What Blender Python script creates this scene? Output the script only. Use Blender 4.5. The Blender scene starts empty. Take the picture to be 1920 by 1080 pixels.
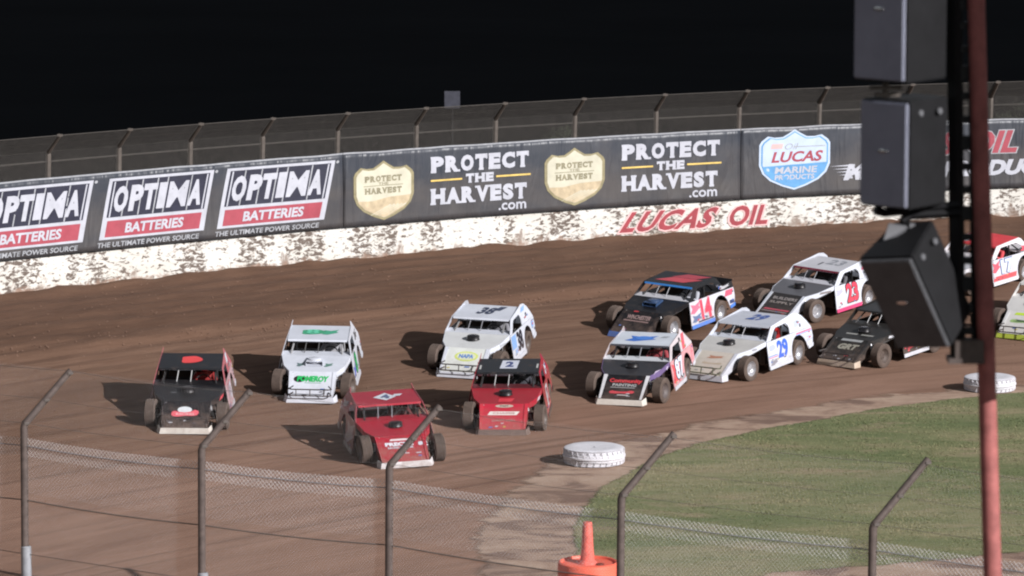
import bpy, bmesh, math, random
import numpy as np
from mathutils import Vector, Matrix, noise, Euler

random.seed(7)
rnd = random.Random(11)
sc = bpy.context.scene
COL = sc.collection
R = math.radians

# ------------------------------------------------------------------ camera
CAM_H = 19.4                    # the camera sits high in the grandstand
FPX = 7940.0                    # focal length in pixels of a 1920 px wide picture
HORIZON = -600.0                # image row of the horizon
PITCH = math.atan((540 - HORIZON) / FPX)
cam_data = bpy.data.cameras.new('camera')
cam_data.sensor_width = 36.0
cam_data.lens = FPX / 1920 * 36.0
cam_data.clip_start = 0.5
cam_data.clip_end = 4000
cam_data.dof.use_dof = True
cam_data.dof.focus_distance = 118
cam_data.dof.aperture_fstop = 2.7
cam = bpy.data.objects.new('camera', cam_data)
COL.objects.link(cam)
cam.location = (0, 0, CAM_H)
cam.rotation_euler = (math.pi / 2 - PITCH, 0, 0)
sc.camera = cam

# ------------------------------------------------------------------ sky and key light
SUN_DIR = Vector((1.82, -1.62, 1.22)).normalized()       # towards the light
elev = math.asin(SUN_DIR.z)
world = bpy.data.worlds.new('World')
sc.world = world
world.use_nodes = True
wn = world.node_tree
wn.nodes.clear()
w_out = wn.nodes.new('ShaderNodeOutputWorld')
w_bg = wn.nodes.new('ShaderNodeBackground')
w_sky = wn.nodes.new('ShaderNodeTexSky')
w_sky.sky_type = 'NISHITA'
w_sky.sun_disc = False
w_sky.sun_elevation = elev
w_sky.sun_rotation = math.atan2(SUN_DIR.x, SUN_DIR.y)
w_hs = wn.nodes.new('ShaderNodeHueSaturation')
w_hs.inputs['Saturation'].default_value = 0.35
wn.links.new(w_sky.outputs[0], w_hs.inputs['Color'])
wn.links.new(w_hs.outputs[0], w_bg.inputs['Color'])
w_bg.inputs['Strength'].default_value = 0.045
wn.links.new(w_bg.outputs[0], w_out.inputs['Surface'])

sun_data = bpy.data.lights.new('floodlight', 'SUN')
sun_data.energy = 4.4
sun_data.angle = R(0.6)
sun_data.color = (1.0, 0.975, 0.985)
sun = bpy.data.objects.new('floodlight', sun_data)
COL.objects.link(sun)
sun.location = (60, -60, 60)
sun.rotation_euler = SUN_DIR.to_track_quat('Z', 'Y').to_euler()

sc.view_settings.view_transform = 'Standard'
sc.view_settings.look = 'None'
sc.view_settings.gamma = 1.0
sc.view_settings.use_curve_mapping = False
sc.view_settings.exposure = 0.56
sc.cycles.filter_width = 2.1

# ------------------------------------------------------------------ place geometry helpers
def ray(px, py):
    d = Vector(((px - 960) / FPX, 1.0, -(py - 540) / FPX))
    c, s = math.cos(PITCH), math.sin(PITCH)
    return Vector((d.x, d.y * c + d.z * s, -d.y * s + d.z * c))

def project(P):
    c, s = math.cos(PITCH), math.sin(PITCH)
    x, y, z = P[0], P[1], P[2] - CAM_H
    dep = y * c - z * s
    up = y * s + z * c
    return 960 + FPX * x / dep, 540 - FPX * up / dep

def at_depth(px, py, Y):
    r = ray(px, py)
    return Vector((0, 0, CAM_H)) + r * (Y / r.y)

BANK = 1.7
BANKW = 20.5
_base = [(0, 553), (300, 522), (600, 490), (900, 465), (1200, 443), (1500, 425), (1850, 409)]
_wx, _wy = [], []
for px, py in _base:
    r = ray(px, py)
    t = (BANK - CAM_H) / r.z
    _wx.append(r.x * t)
    _wy.append(r.y * t)
_cf = np.polyfit(_wx, _wy, 2)
def wallY(x):
    x2 = min(max(x, -30.0), 24.0)
    y = _cf[0] * x2 * x2 + _cf[1] * x2 + _cf[2]
    return y + (2 * _cf[0] * x2 + _cf[1]) * (x - x2)
def wall_theta(x):
    x2 = min(max(x, -30.0), 24.0)
    return math.atan(2 * _cf[0] * x2 + _cf[1])
_sx = np.linspace(-48, 48, 1921)
_sy = np.array([wallY(x) for x in _sx])
_su = np.concatenate([[0], np.cumsum(np.hypot(np.diff(_sx), np.diff(_sy)))])
def u_of_x(x): return float(np.interp(x, _sx, _su))
def x_of_u(u): return float(np.interp(u, _su, _sx))
def x_of_px(px, z=BANK + 1.5):
    lo, hi = -46.0, 46.0
    for _ in range(50):
        m = (lo + hi) / 2
        if project((m, wallY(m), z))[0] < px: lo = m
        else: hi = m
    return lo
def u_of_px(px): return u_of_x(x_of_px(px))
def S(u, h, off=0.0):
    """point on the line of the outer wall: arc length u, height h above the banking, off metres towards the track"""
    x = x_of_u(u)
    th = wall_theta(x)
    return Vector((x + math.sin(th) * off, wallY(x) - math.cos(th) * off, BANK + h))

def wdist(x, y): return (wallY(x) - y) * math.cos(wall_theta(x))
def cushion(x): return 6.3 + 0.5 * noise.noise(Vector((u_of_x(x) * 0.13, 3.1, 0)))
def smooth(a, b, t):
    t = min(max((t - a) / (b - a), 0), 1)
    return t * t * (3 - 2 * t)
def height_w(w):
    return BANK * max(0.0, 1 - max(w, 0) / BANKW) ** 1.4
def ground(x, y):
    return height_w(wdist(x, y))
def hit(px, py):
    r = ray(px, py)
    z = 0.0
    for _ in range(30):
        t = (z - CAM_H) / r.z
        P = Vector((r.x * t, r.y * t, z))
        z = 0.5 * z + 0.5 * ground(P.x, P.y)
    return P

# ------------------------------------------------------------------ mesh helpers
class MB:
    def __init__(self):
        self.v, self.f = [], []
    def add(self, vs, fs):
        n = len(self.v)
        self.v += [tuple(p) for p in vs]
        self.f += [tuple(i + n for i in f) for f in fs]
        return self
    def box(self, c, s, rot=None):
        vs = []
        for i in (-1, 1):
            for j in (-1, 1):
                for k in (-1, 1):
                    p = Vector((i * s[0] / 2, j * s[1] / 2, k * s[2] / 2))
                    if rot: p = rot @ p
                    vs.append(Vector(c) + p)
        return self.add(vs, [(0, 1, 3, 2), (4, 6, 7, 5), (0, 4, 5, 1), (2, 3, 7, 6), (0, 2, 6, 4), (1, 5, 7, 3)])
    def tube(self, pts, r, n=6, caps=True):
        pts = [Vector(p) for p in pts]
        rs = r if isinstance(r, (list, tuple)) else [r] * len(pts)
        rings = []
        for i, p in enumerate(pts):
            a = pts[max(i - 1, 0)]; b = pts[min(i + 1, len(pts) - 1)]
            d = (b - a).normalized()
            up = Vector((0, 0, 1)) if abs(d.z) < 0.9 else Vector((1, 0, 0))
            e1 = d.cross(up).normalized(); e2 = d.cross(e1)
            rings.append([p + (e1 * math.cos(2 * math.pi * k / n) + e2 * math.sin(2 * math.pi * k / n)) * rs[i] for k in range(n)])
        vs = [q for rg in rings for q in rg]
        fs = []
        for i in range(len(pts) - 1):
            for k in range(n):
                a = i * n + k; b = i * n + (k + 1) % n
                fs.append((a, b, b + n, a + n))
        if caps:
            fs.append(tuple(range(n)))
            fs.append(tuple((len(pts) - 1) * n + k for k in reversed(range(n))))
        return self.add(vs, fs)
    def lathe(self, prof, n=24, axis='Z', c=(0, 0, 0), closed=False):
        """prof: (radius, height) pairs"""
        vs, fs = [], []
        for r_, h in prof:
            for k in range(n):
                a = 2 * math.pi * k / n
                x, y = r_ * math.cos(a), r_ * math.sin(a)
                p = {'Z': (x, y, h), 'X': (h, x, y), 'Y': (x, h, y)}[axis]
                vs.append((p[0] + c[0], p[1] + c[1], p[2] + c[2]))
        m = len(prof)
        for i in range(m if closed else m - 1):
            j = (i + 1) % m
            for k in range(n):
                k2 = (k + 1) % n
                fs.append((i * n + k, i * n + k2, j * n + k2, j * n + k))
        return self.add(vs, fs)
    def plate(self, outline, th):
        """flat or nearly flat panel: outline of 3-D points, th = thickness vector"""
        n = len(outline)
        t = Vector(th)
        a = [Vector(p) for p in outline]
        b = [p + t for p in a]
        fs = [tuple(range(n)), tuple(reversed(range(n, 2 * n)))]
        for i in range(n):
            j = (i + 1) % n
            fs.append((i, n + i, n + j, j))
        return self.add(a + b, fs)
    def mesh(self, name='m', smooth_=False, tri=False):
        me = bpy.data.meshes.new(name)
        me.from_pydata(self.v, [], self.f)
        bm = bmesh.new(); bm.from_mesh(me)
        if tri:
            bmesh.ops.triangulate(bm, faces=[f for f in bm.faces if len(f.verts) > 4])
        bmesh.ops.recalc_face_normals(bm, faces=bm.faces)
        if smooth_:
            for f in bm.faces: f.smooth = True
            for e in bm.edges:
                if len(e.link_faces) == 2 and e.calc_face_angle(0) > R(38): e.smooth = False
        bm.to_mesh(me); bm.free()
        return me

def link(name, me, mat, parent=None, loc=None):
    o = bpy.data.objects.new(name, me)
    COL.objects.link(o)
    if me is not None and mat is not None:
        if not me.materials: me.materials.append(mat)
        if me.materials[0] is not mat:
            o.material_slots[0].link = 'OBJECT'
            o.material_slots[0].material = mat
    if parent: o.parent = parent
    if loc is not None: o.location = loc
    return o
def empty(name, loc=(0, 0, 0), rot=None):
    o = bpy.data.objects.new(name, None)
    o.empty_display_size = 0.2
    COL.objects.link(o)
    o.location = loc
    if rot is not None: o.rotation_euler = rot
    return o
def tag(o, label=None, cat=None, group=None, kind=None):
    if label: o['label'] = label
    if cat: o['category'] = cat
    if group: o['group'] = group
    if kind: o['kind'] = kind
    return o
_cache = {}
def cached(key, fn):
    if key not in _cache: _cache[key] = fn()
    return _cache[key]

# ------------------------------------------------------------------ material helpers
DIRT = (0.155, 0.092, 0.066)
class NT:
    def __init__(self, name):
        self.m = bpy.data.materials.new(name)
        self.m.use_nodes = True
        self.t = self.m.node_tree
        self.b = self.t.nodes['Principled BSDF']
        self.b.inputs['Specular IOR Level'].default_value = 0.35
    def n(self, kind, **kw):
        nd = self.t.nodes.new(kind)
        for k, v in kw.items(): setattr(nd, k, v)
        return nd
    def l(self, a, b): self.t.links.new(a, b)
    def math(self, op, a, b=None, clamp=False):
        nd = self.n('ShaderNodeMath', operation=op, use_clamp=clamp)
        for i, v in enumerate((a, b)):
            if v is None: continue
            if hasattr(v, 'is_linked'): self.l(v, nd.inputs[i])
            else: nd.inputs[i].default_value = v
        return nd.outputs[0]
    def coords(self, kind='Object', scale=(1, 1, 1)):
        tc = self.n('ShaderNodeTexCoord')
        mp = self.n('ShaderNodeMapping')
        mp.inputs['Scale'].default_value = scale
        self.l(tc.outputs[kind], mp.inputs['Vector'])
        return mp.outputs[0]
    def noise(self, vec, scale, detail=4, rough=0.6, dist=0.0):
        nd = self.n('ShaderNodeTexNoise')
        nd.inputs['Scale'].default_value = scale
        nd.inputs['Detail'].default_value = detail
        nd.inputs['Roughness'].default_value = rough
        nd.inputs['Distortion'].default_value = dist
        self.l(vec, nd.inputs['Vector'])
        return nd.outputs['Fac']
    def ramp(self, fac, a, b, c0=(0, 0, 0), c1=(1, 1, 1), mid=None):
        nd = self.n('ShaderNodeValToRGB')
        e = nd.color_ramp.elements
        e[0].position, e[1].position = a, b
        e[0].color = (*c0, 1); e[1].color = (*c1, 1)
        if mid:
            x = e.new(mid[0]); x.color = (*mid[1], 1)
        self.l(fac, nd.inputs[0])
        return nd.outputs[0]
    def mix(self, fac, a, b):
        nd = self.n('ShaderNodeMix', data_type='RGBA')
        for idx, v in ((0, fac), (6, a), (7, b)):
            if hasattr(v, 'is_linked'): self.l(v, nd.inputs[idx])
            elif idx == 0: nd.inputs[0].default_value = v
            else: nd.inputs[idx].default_value = (*v, 1)
        return nd.outputs[2]
    def maprange(self, v, a, b, c=0.0, d=1.0):
        nd = self.n('ShaderNodeMapRange')
        nd.inputs[1].default_value = a; nd.inputs[2].default_value = b
        nd.inputs[3].default_value = c; nd.inputs[4].default_value = d
        self.l(v, nd.inputs[0])
        return nd.outputs[0]
    def color(self, c): self.l(c, self.b.inputs['Base Color'])
    def bump(self, h, strength=0.3, dist=0.05):
        nd = self.n('ShaderNodeBump')
        nd.inputs['Strength'].default_value = strength
        nd.inputs['Distance'].default_value = dist
        self.l(h, nd.inputs['Height'])
        self.l(nd.outputs[0], self.b.inputs['Normal'])
    def set(self, rough=None, metal=None, coat=None, spec=None):
        if rough is not None: self.b.inputs['Roughness'].default_value = rough
        if metal is not None: self.b.inputs['Metallic'].default_value = metal
        if coat is not None: self.b.inputs['Coat Weight'].default_value = coat
        if spec is not None: self.b.inputs['Specular IOR Level'].default_value = spec
        return self

def ragged(t, scale=(1.6, 4.5, 1)):
    """let the rim of a sheet break up into patches"""
    at = t.n('ShaderNodeAttribute', attribute_name='edge')
    nz = t.noise(t.coords('Object', scale), 1.0, 5, 0.65, 0.4)
    f = t.maprange(t.math('ADD', t.math('MULTIPLY', at.outputs['Fac'], 0.9), t.math('SUBTRACT', nz, 0.5)), 0.36, 0.54, 0.0, 1.0)
    t.l(f, t.b.inputs['Alpha'])

def plain(name, col, rough=0.6, var=0.2, scale=5, metal=0.0, bump=0.0, spec=0.35):
    t = NT(name).set(rough, metal, spec=spec)
    v = t.coords()
    f = t.noise(v, scale, 5)
    t.color(t.ramp(f, 0.3, 0.7, tuple(c * (1 - var) for c in col), tuple(min(1, c * (1 + var)) for c in col)))
    if bump: t.bump(t.noise(v, scale * 6, 4), bump, 0.02)
    return t.m

def paint(name, col, rough=0.38, mud=0.5, seed=0.0, coat=0.25):
    """painted sheet metal with dried mud thrown up from below"""
    t = NT(name).set(rough, coat=coat)
    tc = t.n('ShaderNodeTexCoord')
    mp = t.n('ShaderNodeMapping'); mp.inputs['Location'].default_value = (seed, seed * 2, 0)
    t.l(tc.outputs['Object'], mp.inputs['Vector'])
    sp = t.n('ShaderNodeSeparateXYZ'); t.l(tc.outputs['Object'], sp.inputs[0])
    low = t.maprange(sp.outputs[2], 0.1, 0.75, 1.0, 0.0)
    n1 = t.noise(mp.outputs[0], 5.5, 6, 0.68)
    n2 = t.noise(mp.outputs[0], 38, 3, 0.7)
    s = t.math('ADD', t.math('MULTIPLY', low, 0.30), t.math('ADD', t.math('MULTIPLY', n1, 0.7), t.math('MULTIPLY', n2, 0.35)))
    fac = t.math('MULTIPLY', t.maprange(s, 0.56, 0.86, 0.0, 1.0), mud, True)
    grime = t.ramp(t.noise(mp.outputs[0], 2.2, 3), 0.3, 0.75, tuple(c * 0.86 for c in col), col)
    t.color(t.mix(fac, grime, (0.2, 0.135, 0.105)))
    t.l(t.maprange(fac, 0, 0.6, rough, 0.85), t.b.inputs['Roughness'])
    return t.m

# ------------------------------------------------------------------ 2-D shapes for lettering and emblems
def text2d(body, bold=0.0, shear=0.0, spacing=1.0):
    def make():
        c = bpy.data.curves.new('t', 'FONT')
        c.body = body
        c.offset = bold
        c.shear = shear
        c.space_character = spacing
        c.resolution_u = 3
        c.fill_mode = 'FRONT'
        o = bpy.data.objects.new('t', c)
        COL.objects.link(o)
        bpy.context.view_layer.update()
        me = bpy.data.meshes.new_from_object(o)
        bm = bmesh.new(); bm.from_mesh(me)
        bmesh.ops.remove_doubles(bm, verts=bm.verts, dist=1e-5)
        bmesh.ops.triangulate(bm, faces=bm.faces)
        vs = [(v.co.x, v.co.y) for v in bm.verts]
        bm.verts.index_update()
        fs = [tuple(v.index for v in f.verts) for f in bm.faces]
        bm.free()
        bpy.data.objects.remove(o); bpy.data.curves.remove(c); bpy.data.meshes.remove(me)
        xs = [p[0] for p in vs]; ys = [p[1] for p in vs]
        x0, x1, y0, y1 = min(xs), max(xs), min(ys), max(ys)
        return [((x - x0) / (x1 - x0), (y - y0) / (y1 - y0)) for x, y in vs], fs
    return cached(('txt', body, bold, shear, spacing), make)

SERIF = {  # stems of each capital as (x, at bottom, at top)
    'P': [(0.17, 1, 1)], 'R': [(0.17, 1, 1), (0.86, 1, 0)], 'T': [(0.5, 1, 0)], 'H': [(0.15, 1, 1), (0.85, 1, 1)],
    'A': [(0.1, 1, 0), (0.9, 1, 0)], 'V': [(0.1, 0, 1), (0.9, 0, 1)], 'E': [(0.17, 1, 1)], 'F': [(0.17, 1, 1)]}
def serif_text(body):
    """capitals with slab serifs; each letter fills its own cell"""
    def make():
        W = {'T': 0.95, 'E': 0.9, 'S': 0.85, 'H': 1.1, 'A': 1.1, 'R': 1.05}
        tot = sum(W.get(c, 1.0) for c in body)
        vs, fs, sv, sf = [], [], [], []
        x = 0
        for c in body:
            w = W.get(c, 1.0)
            a, f = text2d(c, 0.065)
            n = len(vs)
            vs += [((x + 0.05 + p[0] * (w - 0.1)) / tot, p[1]) for p in a]
            fs += [tuple(i + n for i in q) for q in f]
            for sx, lo, hi in SERIF.get(c, []):
                for on, y0, y1 in ((lo, 0.0, 0.13), (hi, 0.87, 1.0)):
                    if on:
                        m = len(sv)
                        xa = (x + 0.05 + (sx - 0.2) * (w - 0.1)) / tot; xb = (x + 0.05 + (sx + 0.2) * (w - 0.1)) / tot
                        sv += [(xa, y0), (xb, y0), (xb, y1), (xa, y1)]
                        sf.append((m, m + 1, m + 2, m + 3))
            if c in 'TEC':
                for xa, xb in ((0.0, 0.13), (0.87, 1.0)) if c == 'T' else ((0.85, 0.99),):
                    m = len(sv)
                    a0 = (x + 0.05 + xa * (w - 0.1)) / tot; a1 = (x + 0.05 + xb * (w - 0.1)) / tot
                    sv += [(a0, 0.68), (a1, 0.68), (a1, 0.98), (a0, 0.98)]
                    sf.append((m, m + 1, m + 2, m + 3))
            x += w
        n = len(vs)
        return vs + [(p[0], p[1], 0.003) for p in sv], fs + [tuple(i + n for i in q) for q in sf]
    return cached(('serif', body), make)

def poly2d(pts):
    return [tuple(p) for p in pts], [tuple(range(len(pts)))]
def ellipse2d(n=28):
    return poly2d([(0.5 + 0.5 * math.cos(2 * math.pi * k / n), 0.5 + 0.5 * math.sin(2 * math.pi * k / n)) for k in range(n)])
RECT = poly2d([(0, 0), (1, 0), (1, 1), (0, 1)])
def slant(s=0.2):
    return poly2d([(0, 0), (1 - s, 0), (1, 1), (s, 1)])
SHIELD = poly2d([(0.5, 0.0), (0.66, 0.06), (0.84, 0.16), (0.95, 0.28), (1.0, 0.42), (1.0, 0.76), (0.97, 0.82), (0.88, 0.9),
                 (0.78, 0.875), (0.67, 0.88), (0.58, 0.94), (0.5, 1.0), (0.42, 0.94), (0.33, 0.88), (0.22, 0.875),
                 (0.12, 0.9), (0.03, 0.82), (0.0, 0.76), (0.0, 0.42), (0.05, 0.28), (0.16, 0.16), (0.34, 0.06)])

def decal(name, shape, fn, rect, off, mat, parent, shear=0.0, cut=0.0):
    """lay a 2-D shape on a surface: fn(u, v, off) -> point; rect = (u0, v0, u1, v1)"""
    vs, fs = shape
    u0, v0, u1, v1 = rect
    me = bpy.data.meshes.new(name)
    me.from_pydata([(u0 + (p[0] + shear * (p[1] - 0.5)) * (u1 - u0), v0 + p[1] * (v1 - v0), p[2] if len(p) > 2 else 0.0) for p in vs], [], fs)
    bm = bmesh.new(); bm.from_mesh(me)
    bmesh.ops.triangulate(bm, faces=[f for f in bm.faces if len(f.verts) > 4])
    if cut:                                    # follow the waves of the surface below
        for ax in (0, 1):
            lo = min(v.co[ax] for v in bm.verts); hi = max(v.co[ax] for v in bm.verts)
            t = (math.floor(lo / cut) + 1) * cut
            while t < hi:
                nrm = [0, 0, 0]; nrm[ax] = 1
                co = [0, 0, 0]; co[ax] = t
                bmesh.ops.bisect_plane(bm, geom=bm.verts[:] + bm.edges[:] + bm.faces[:], plane_co=co, plane_no=nrm)
                t += cut
    for v in bm.verts: v.co = fn(v.co.x, v.co.y, off + v.co.z)
    bm.to_mesh(me); bm.free()
    return link(name, me, mat, parent)

# ------------------------------------------------------------------ materials of the place
def m_track():
    t = NT('track_dirt').set(0.92, spec=0.15)
    tc = t.n('ShaderNodeTexCoord')
    sp = t.n('ShaderNodeSeparateXYZ'); t.l(tc.outputs['UV'], sp.inputs[0])
    w = sp.outputs[1]
    def uv(sx, sy):
        mp = t.n('ShaderNodeMapping'); mp.inputs['Scale'].default_value = (sx, sy, 1)
        t.l(tc.outputs['UV'], mp.inputs['Vector']); return mp.outputs[0]
    streak = t.noise(uv(0.10, 1.3), 1.0, 6, 0.62, 0.25)
    fine = t.noise(uv(0.55, 4.5), 1.0, 5, 0.65, 0.3)
    blot = t.noise(uv(0.16, 0.30), 1.0, 4, 0.55, 0.6)
    grit = t.noise(uv(9, 14), 1.0, 4, 0.7)
    base = t.ramp(streak, 0.30, 0.72, (0.105, 0.058, 0.038), (0.168, 0.099, 0.067))
    base = t.mix(t.maprange(fine, 0.40, 0.66, 0.0, 0.60), base, (0.201, 0.123, 0.084))
    base = t.mix(t.maprange(blot, 0.5, 0.68, 0.0, 0.5), base, (0.094, 0.054, 0.036))
    # loose damp cushion next to the wall
    loose = t.maprange(w, 5.2, 7.2, 1.0, 0.0)
    lcol = t.ramp(t.noise(uv(0.5, 1.7), 1.0, 6, 0.7, 0.4), 0.3, 0.7, (0.072, 0.039, 0.025), (0.121, 0.068, 0.044))
    base = t.mix(t.math('MULTIPLY', loose, 0.85), base, lcol)
    # polished dry slick groove on the inside
    dry = t.maprange(w, 14.0, 20.5, 0.0, 1.0)
    dcol = t.ramp(t.noise(uv(0.22, 0.9), 1.0, 6, 0.6, 0.5), 0.3, 0.75, (0.191, 0.109, 0.076), (0.316, 0.193, 0.140))
    base = t.mix(t.math('MULTIPLY', dry, 0.8), base, dcol)
    groove = t.noise(uv(0.035, 1.9), 1.0, 3, 0.5, 0.15)
    base = t.mix(t.maprange(groove, 0.55, 0.66, 0.0, 0.45), base, (0.077, 0.043, 0.029))
    tread = t.noise(uv(0.05, 5.5), 1.0, 2, 0.5, 0.1)
    base = t.mix(t.maprange(tread, 0.62, 0.70, 0.0, 0.35), base, (0.077, 0.043, 0.029))
    base = t.mix(t.maprange(grit, 0.58, 0.75, 0.0, 0.35), base, (0.062, 0.034, 0.025))
    t.color(base)
    t.bump(t.math('ADD', t.math('MULTIPLY', fine, 0.6), t.math('MULTIPLY', grit, 0.5)), 0.55, 0.06)
    return t.m
def m_sand():
    t = NT('apron_sand').set(0.9, spec=0.15)
    v = t.coords('Object', (0.55, 1.0, 1))
    a = t.noise(v, 0.9, 6, 0.65, 0.8); b = t.noise(v, 7, 5, 0.7)
    c = t.ramp(a, 0.40, 0.60, (0.168, 0.110, 0.085), (0.364, 0.265, 0.201), (0.5, (0.307, 0.213, 0.159)))
    t.color(t.mix(t.maprange(b, 0.5, 0.75, 0, 0.45), c, (0.184, 0.120, 0.090)))
    t.bump(b, 0.5, 0.04)
    ragged(t, (0.9, 2.6, 1))
    return t.m
def m_grass():
    t = NT('grass_turf').set(0.85, spec=0.08)
    v = t.coords('Object', (0.32, 1.0, 1))
    a = t.noise(v, 0.42, 5, 0.62, 0.5); b = t.noise(v, 5, 5, 0.7); w = t.noise(v, 1.1, 4, 0.6, 0.8)
    c = t.ramp(a, 0.34, 0.66, (0.123, 0.146, 0.069), (0.233, 0.209, 0.122), (0.5, (0.164, 0.172, 0.087)))
    c = t.mix(t.maprange(w, 0.52, 0.70, 0, 0.75), c, (0.284, 0.216, 0.149))
    t.color(t.mix(t.maprange(b, 0.48, 0.70, 0, 0.55), c, (0.092, 0.108, 0.052)))
    t.bump(b, 0.6, 0.05)
    ragged(t, (2.5, 7, 1))
    return t.m
def m_blade():
    t = NT('grass_blade').set(0.8, spec=0.1)
    v = t.coords('Object', (0.32, 1.0, 1))
    a = t.noise(v, 0.42, 5, 0.62, 0.5); b = t.noise(v, 9, 3, 0.6)
    c = t.ramp(a, 0.34, 0.66, (0.135, 0.161, 0.074), (0.255, 0.227, 0.135))
    t.color(t.mix(t.maprange(b, 0.52, 0.7, 0, 0.6), c, (0.309, 0.251, 0.160)))
    return t.m
def m_wall():
    t = NT('painted_concrete').set(0.7)
    tc = t.n('ShaderNodeTexCoord')
    def uv(sx, sy, ox=0):
        mp = t.n('ShaderNodeMapping'); mp.inputs['Scale'].default_value = (sx, sy, 1); mp.inputs['Location'].default_value = (ox, 0, 0)
        t.l(tc.outputs['UV'], mp.inputs['Vector']); return mp.outputs[0]
    sp = t.n('ShaderNodeSeparateXYZ'); t.l(tc.outputs['UV'], sp.inputs[0])
    white = t.ramp(t.noise(uv(0.4, 1.2), 1, 4), 0.3, 0.7, (0.48, 0.46, 0.41), (0.58, 0.57, 0.54))
    patch = t.maprange(t.noise(uv(0.95, 0.14), 1, 2, 0.5, 0.3), 0.43, 0.56, 0.0, 1.0)
    left = t.maprange(sp.outputs[0], 28, 48, 1.0, 0.55)
    spk = t.noise(uv(4.6, 9.5), 1, 5, 0.66, 0.5)
    thr = t.math('ADD', spk, t.math('MULTIPLY', t.math('MULTIPLY', patch, left), 0.20))
    fac = t.maprange(thr, 0.56, 0.635, 0.0, 0.95)
    low = t.maprange(sp.outputs[1], 0.0, 0.22, 0.20, 0.0)
    f2 = t.maprange(t.math('ADD', t.noise(uv(2.5, 3.5, 7), 1, 5, 0.7), low), 0.60, 0.72, 0, 0.85)
    c = t.mix(fac, white, (0.085, 0.06, 0.046))
    big = t.noise(uv(1.5, 1.1, 3), 1, 6, 0.68, 0.7)
    hgt = t.maprange(sp.outputs[1], 0.05, 0.85, 0.10, -0.10)
    c = t.mix(t.maprange(t.math('ADD', big, hgt), 0.61, 0.69, 0.0, 0.8), c, (0.16, 0.108, 0.08))
    t.color(t.mix(f2, c, (0.23, 0.15, 0.11)))
    t.bump(spk, 0.3, 0.02)
    return t.m
def m_banner():
    t = NT('banner_vinyl').set(0.42, spec=0.4)
    tc = t.n('ShaderNodeTexCoord')
    mp = t.n('ShaderNodeMapping'); mp.inputs['Rotation'].default_value = (0, 0, R(-38)); mp.inputs['Scale'].default_value = (2.2, 0.35, 1)
    t.l(tc.outputs['UV'], mp.inputs['Vector'])
    fold = t.noise(mp.outputs[0], 1.0, 3, 0.5, 0.6)
    mp2 = t.n('ShaderNodeMapping'); mp2.inputs['Scale'].default_value = (0.5, 0.8, 1)
    t.l(tc.outputs['UV'], mp2.inputs['Vector'])
    blot = t.noise(mp2.outputs[0], 1.0, 5, 0.65)
    sp = t.n('ShaderNodeSeparateXYZ'); t.l(tc.outputs['UV'], sp.inputs[0])
    dust = t.maprange(t.math('ADD', t.math('MULTIPLY', blot, 0.8), t.maprange(sp.outputs[1], 1.0, 2.0, 0.32, 0.0)), 0.45, 0.85, 0.0, 0.6)
    c = t.ramp(blot, 0.3, 0.7, (0.028, 0.033, 0.043), (0.046, 0.051, 0.063))
    t.color(t.mix(dust, c, (0.085, 0.072, 0.062)))
    t.bump(fold, 0.9, 0.10)
    return t.m

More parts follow.
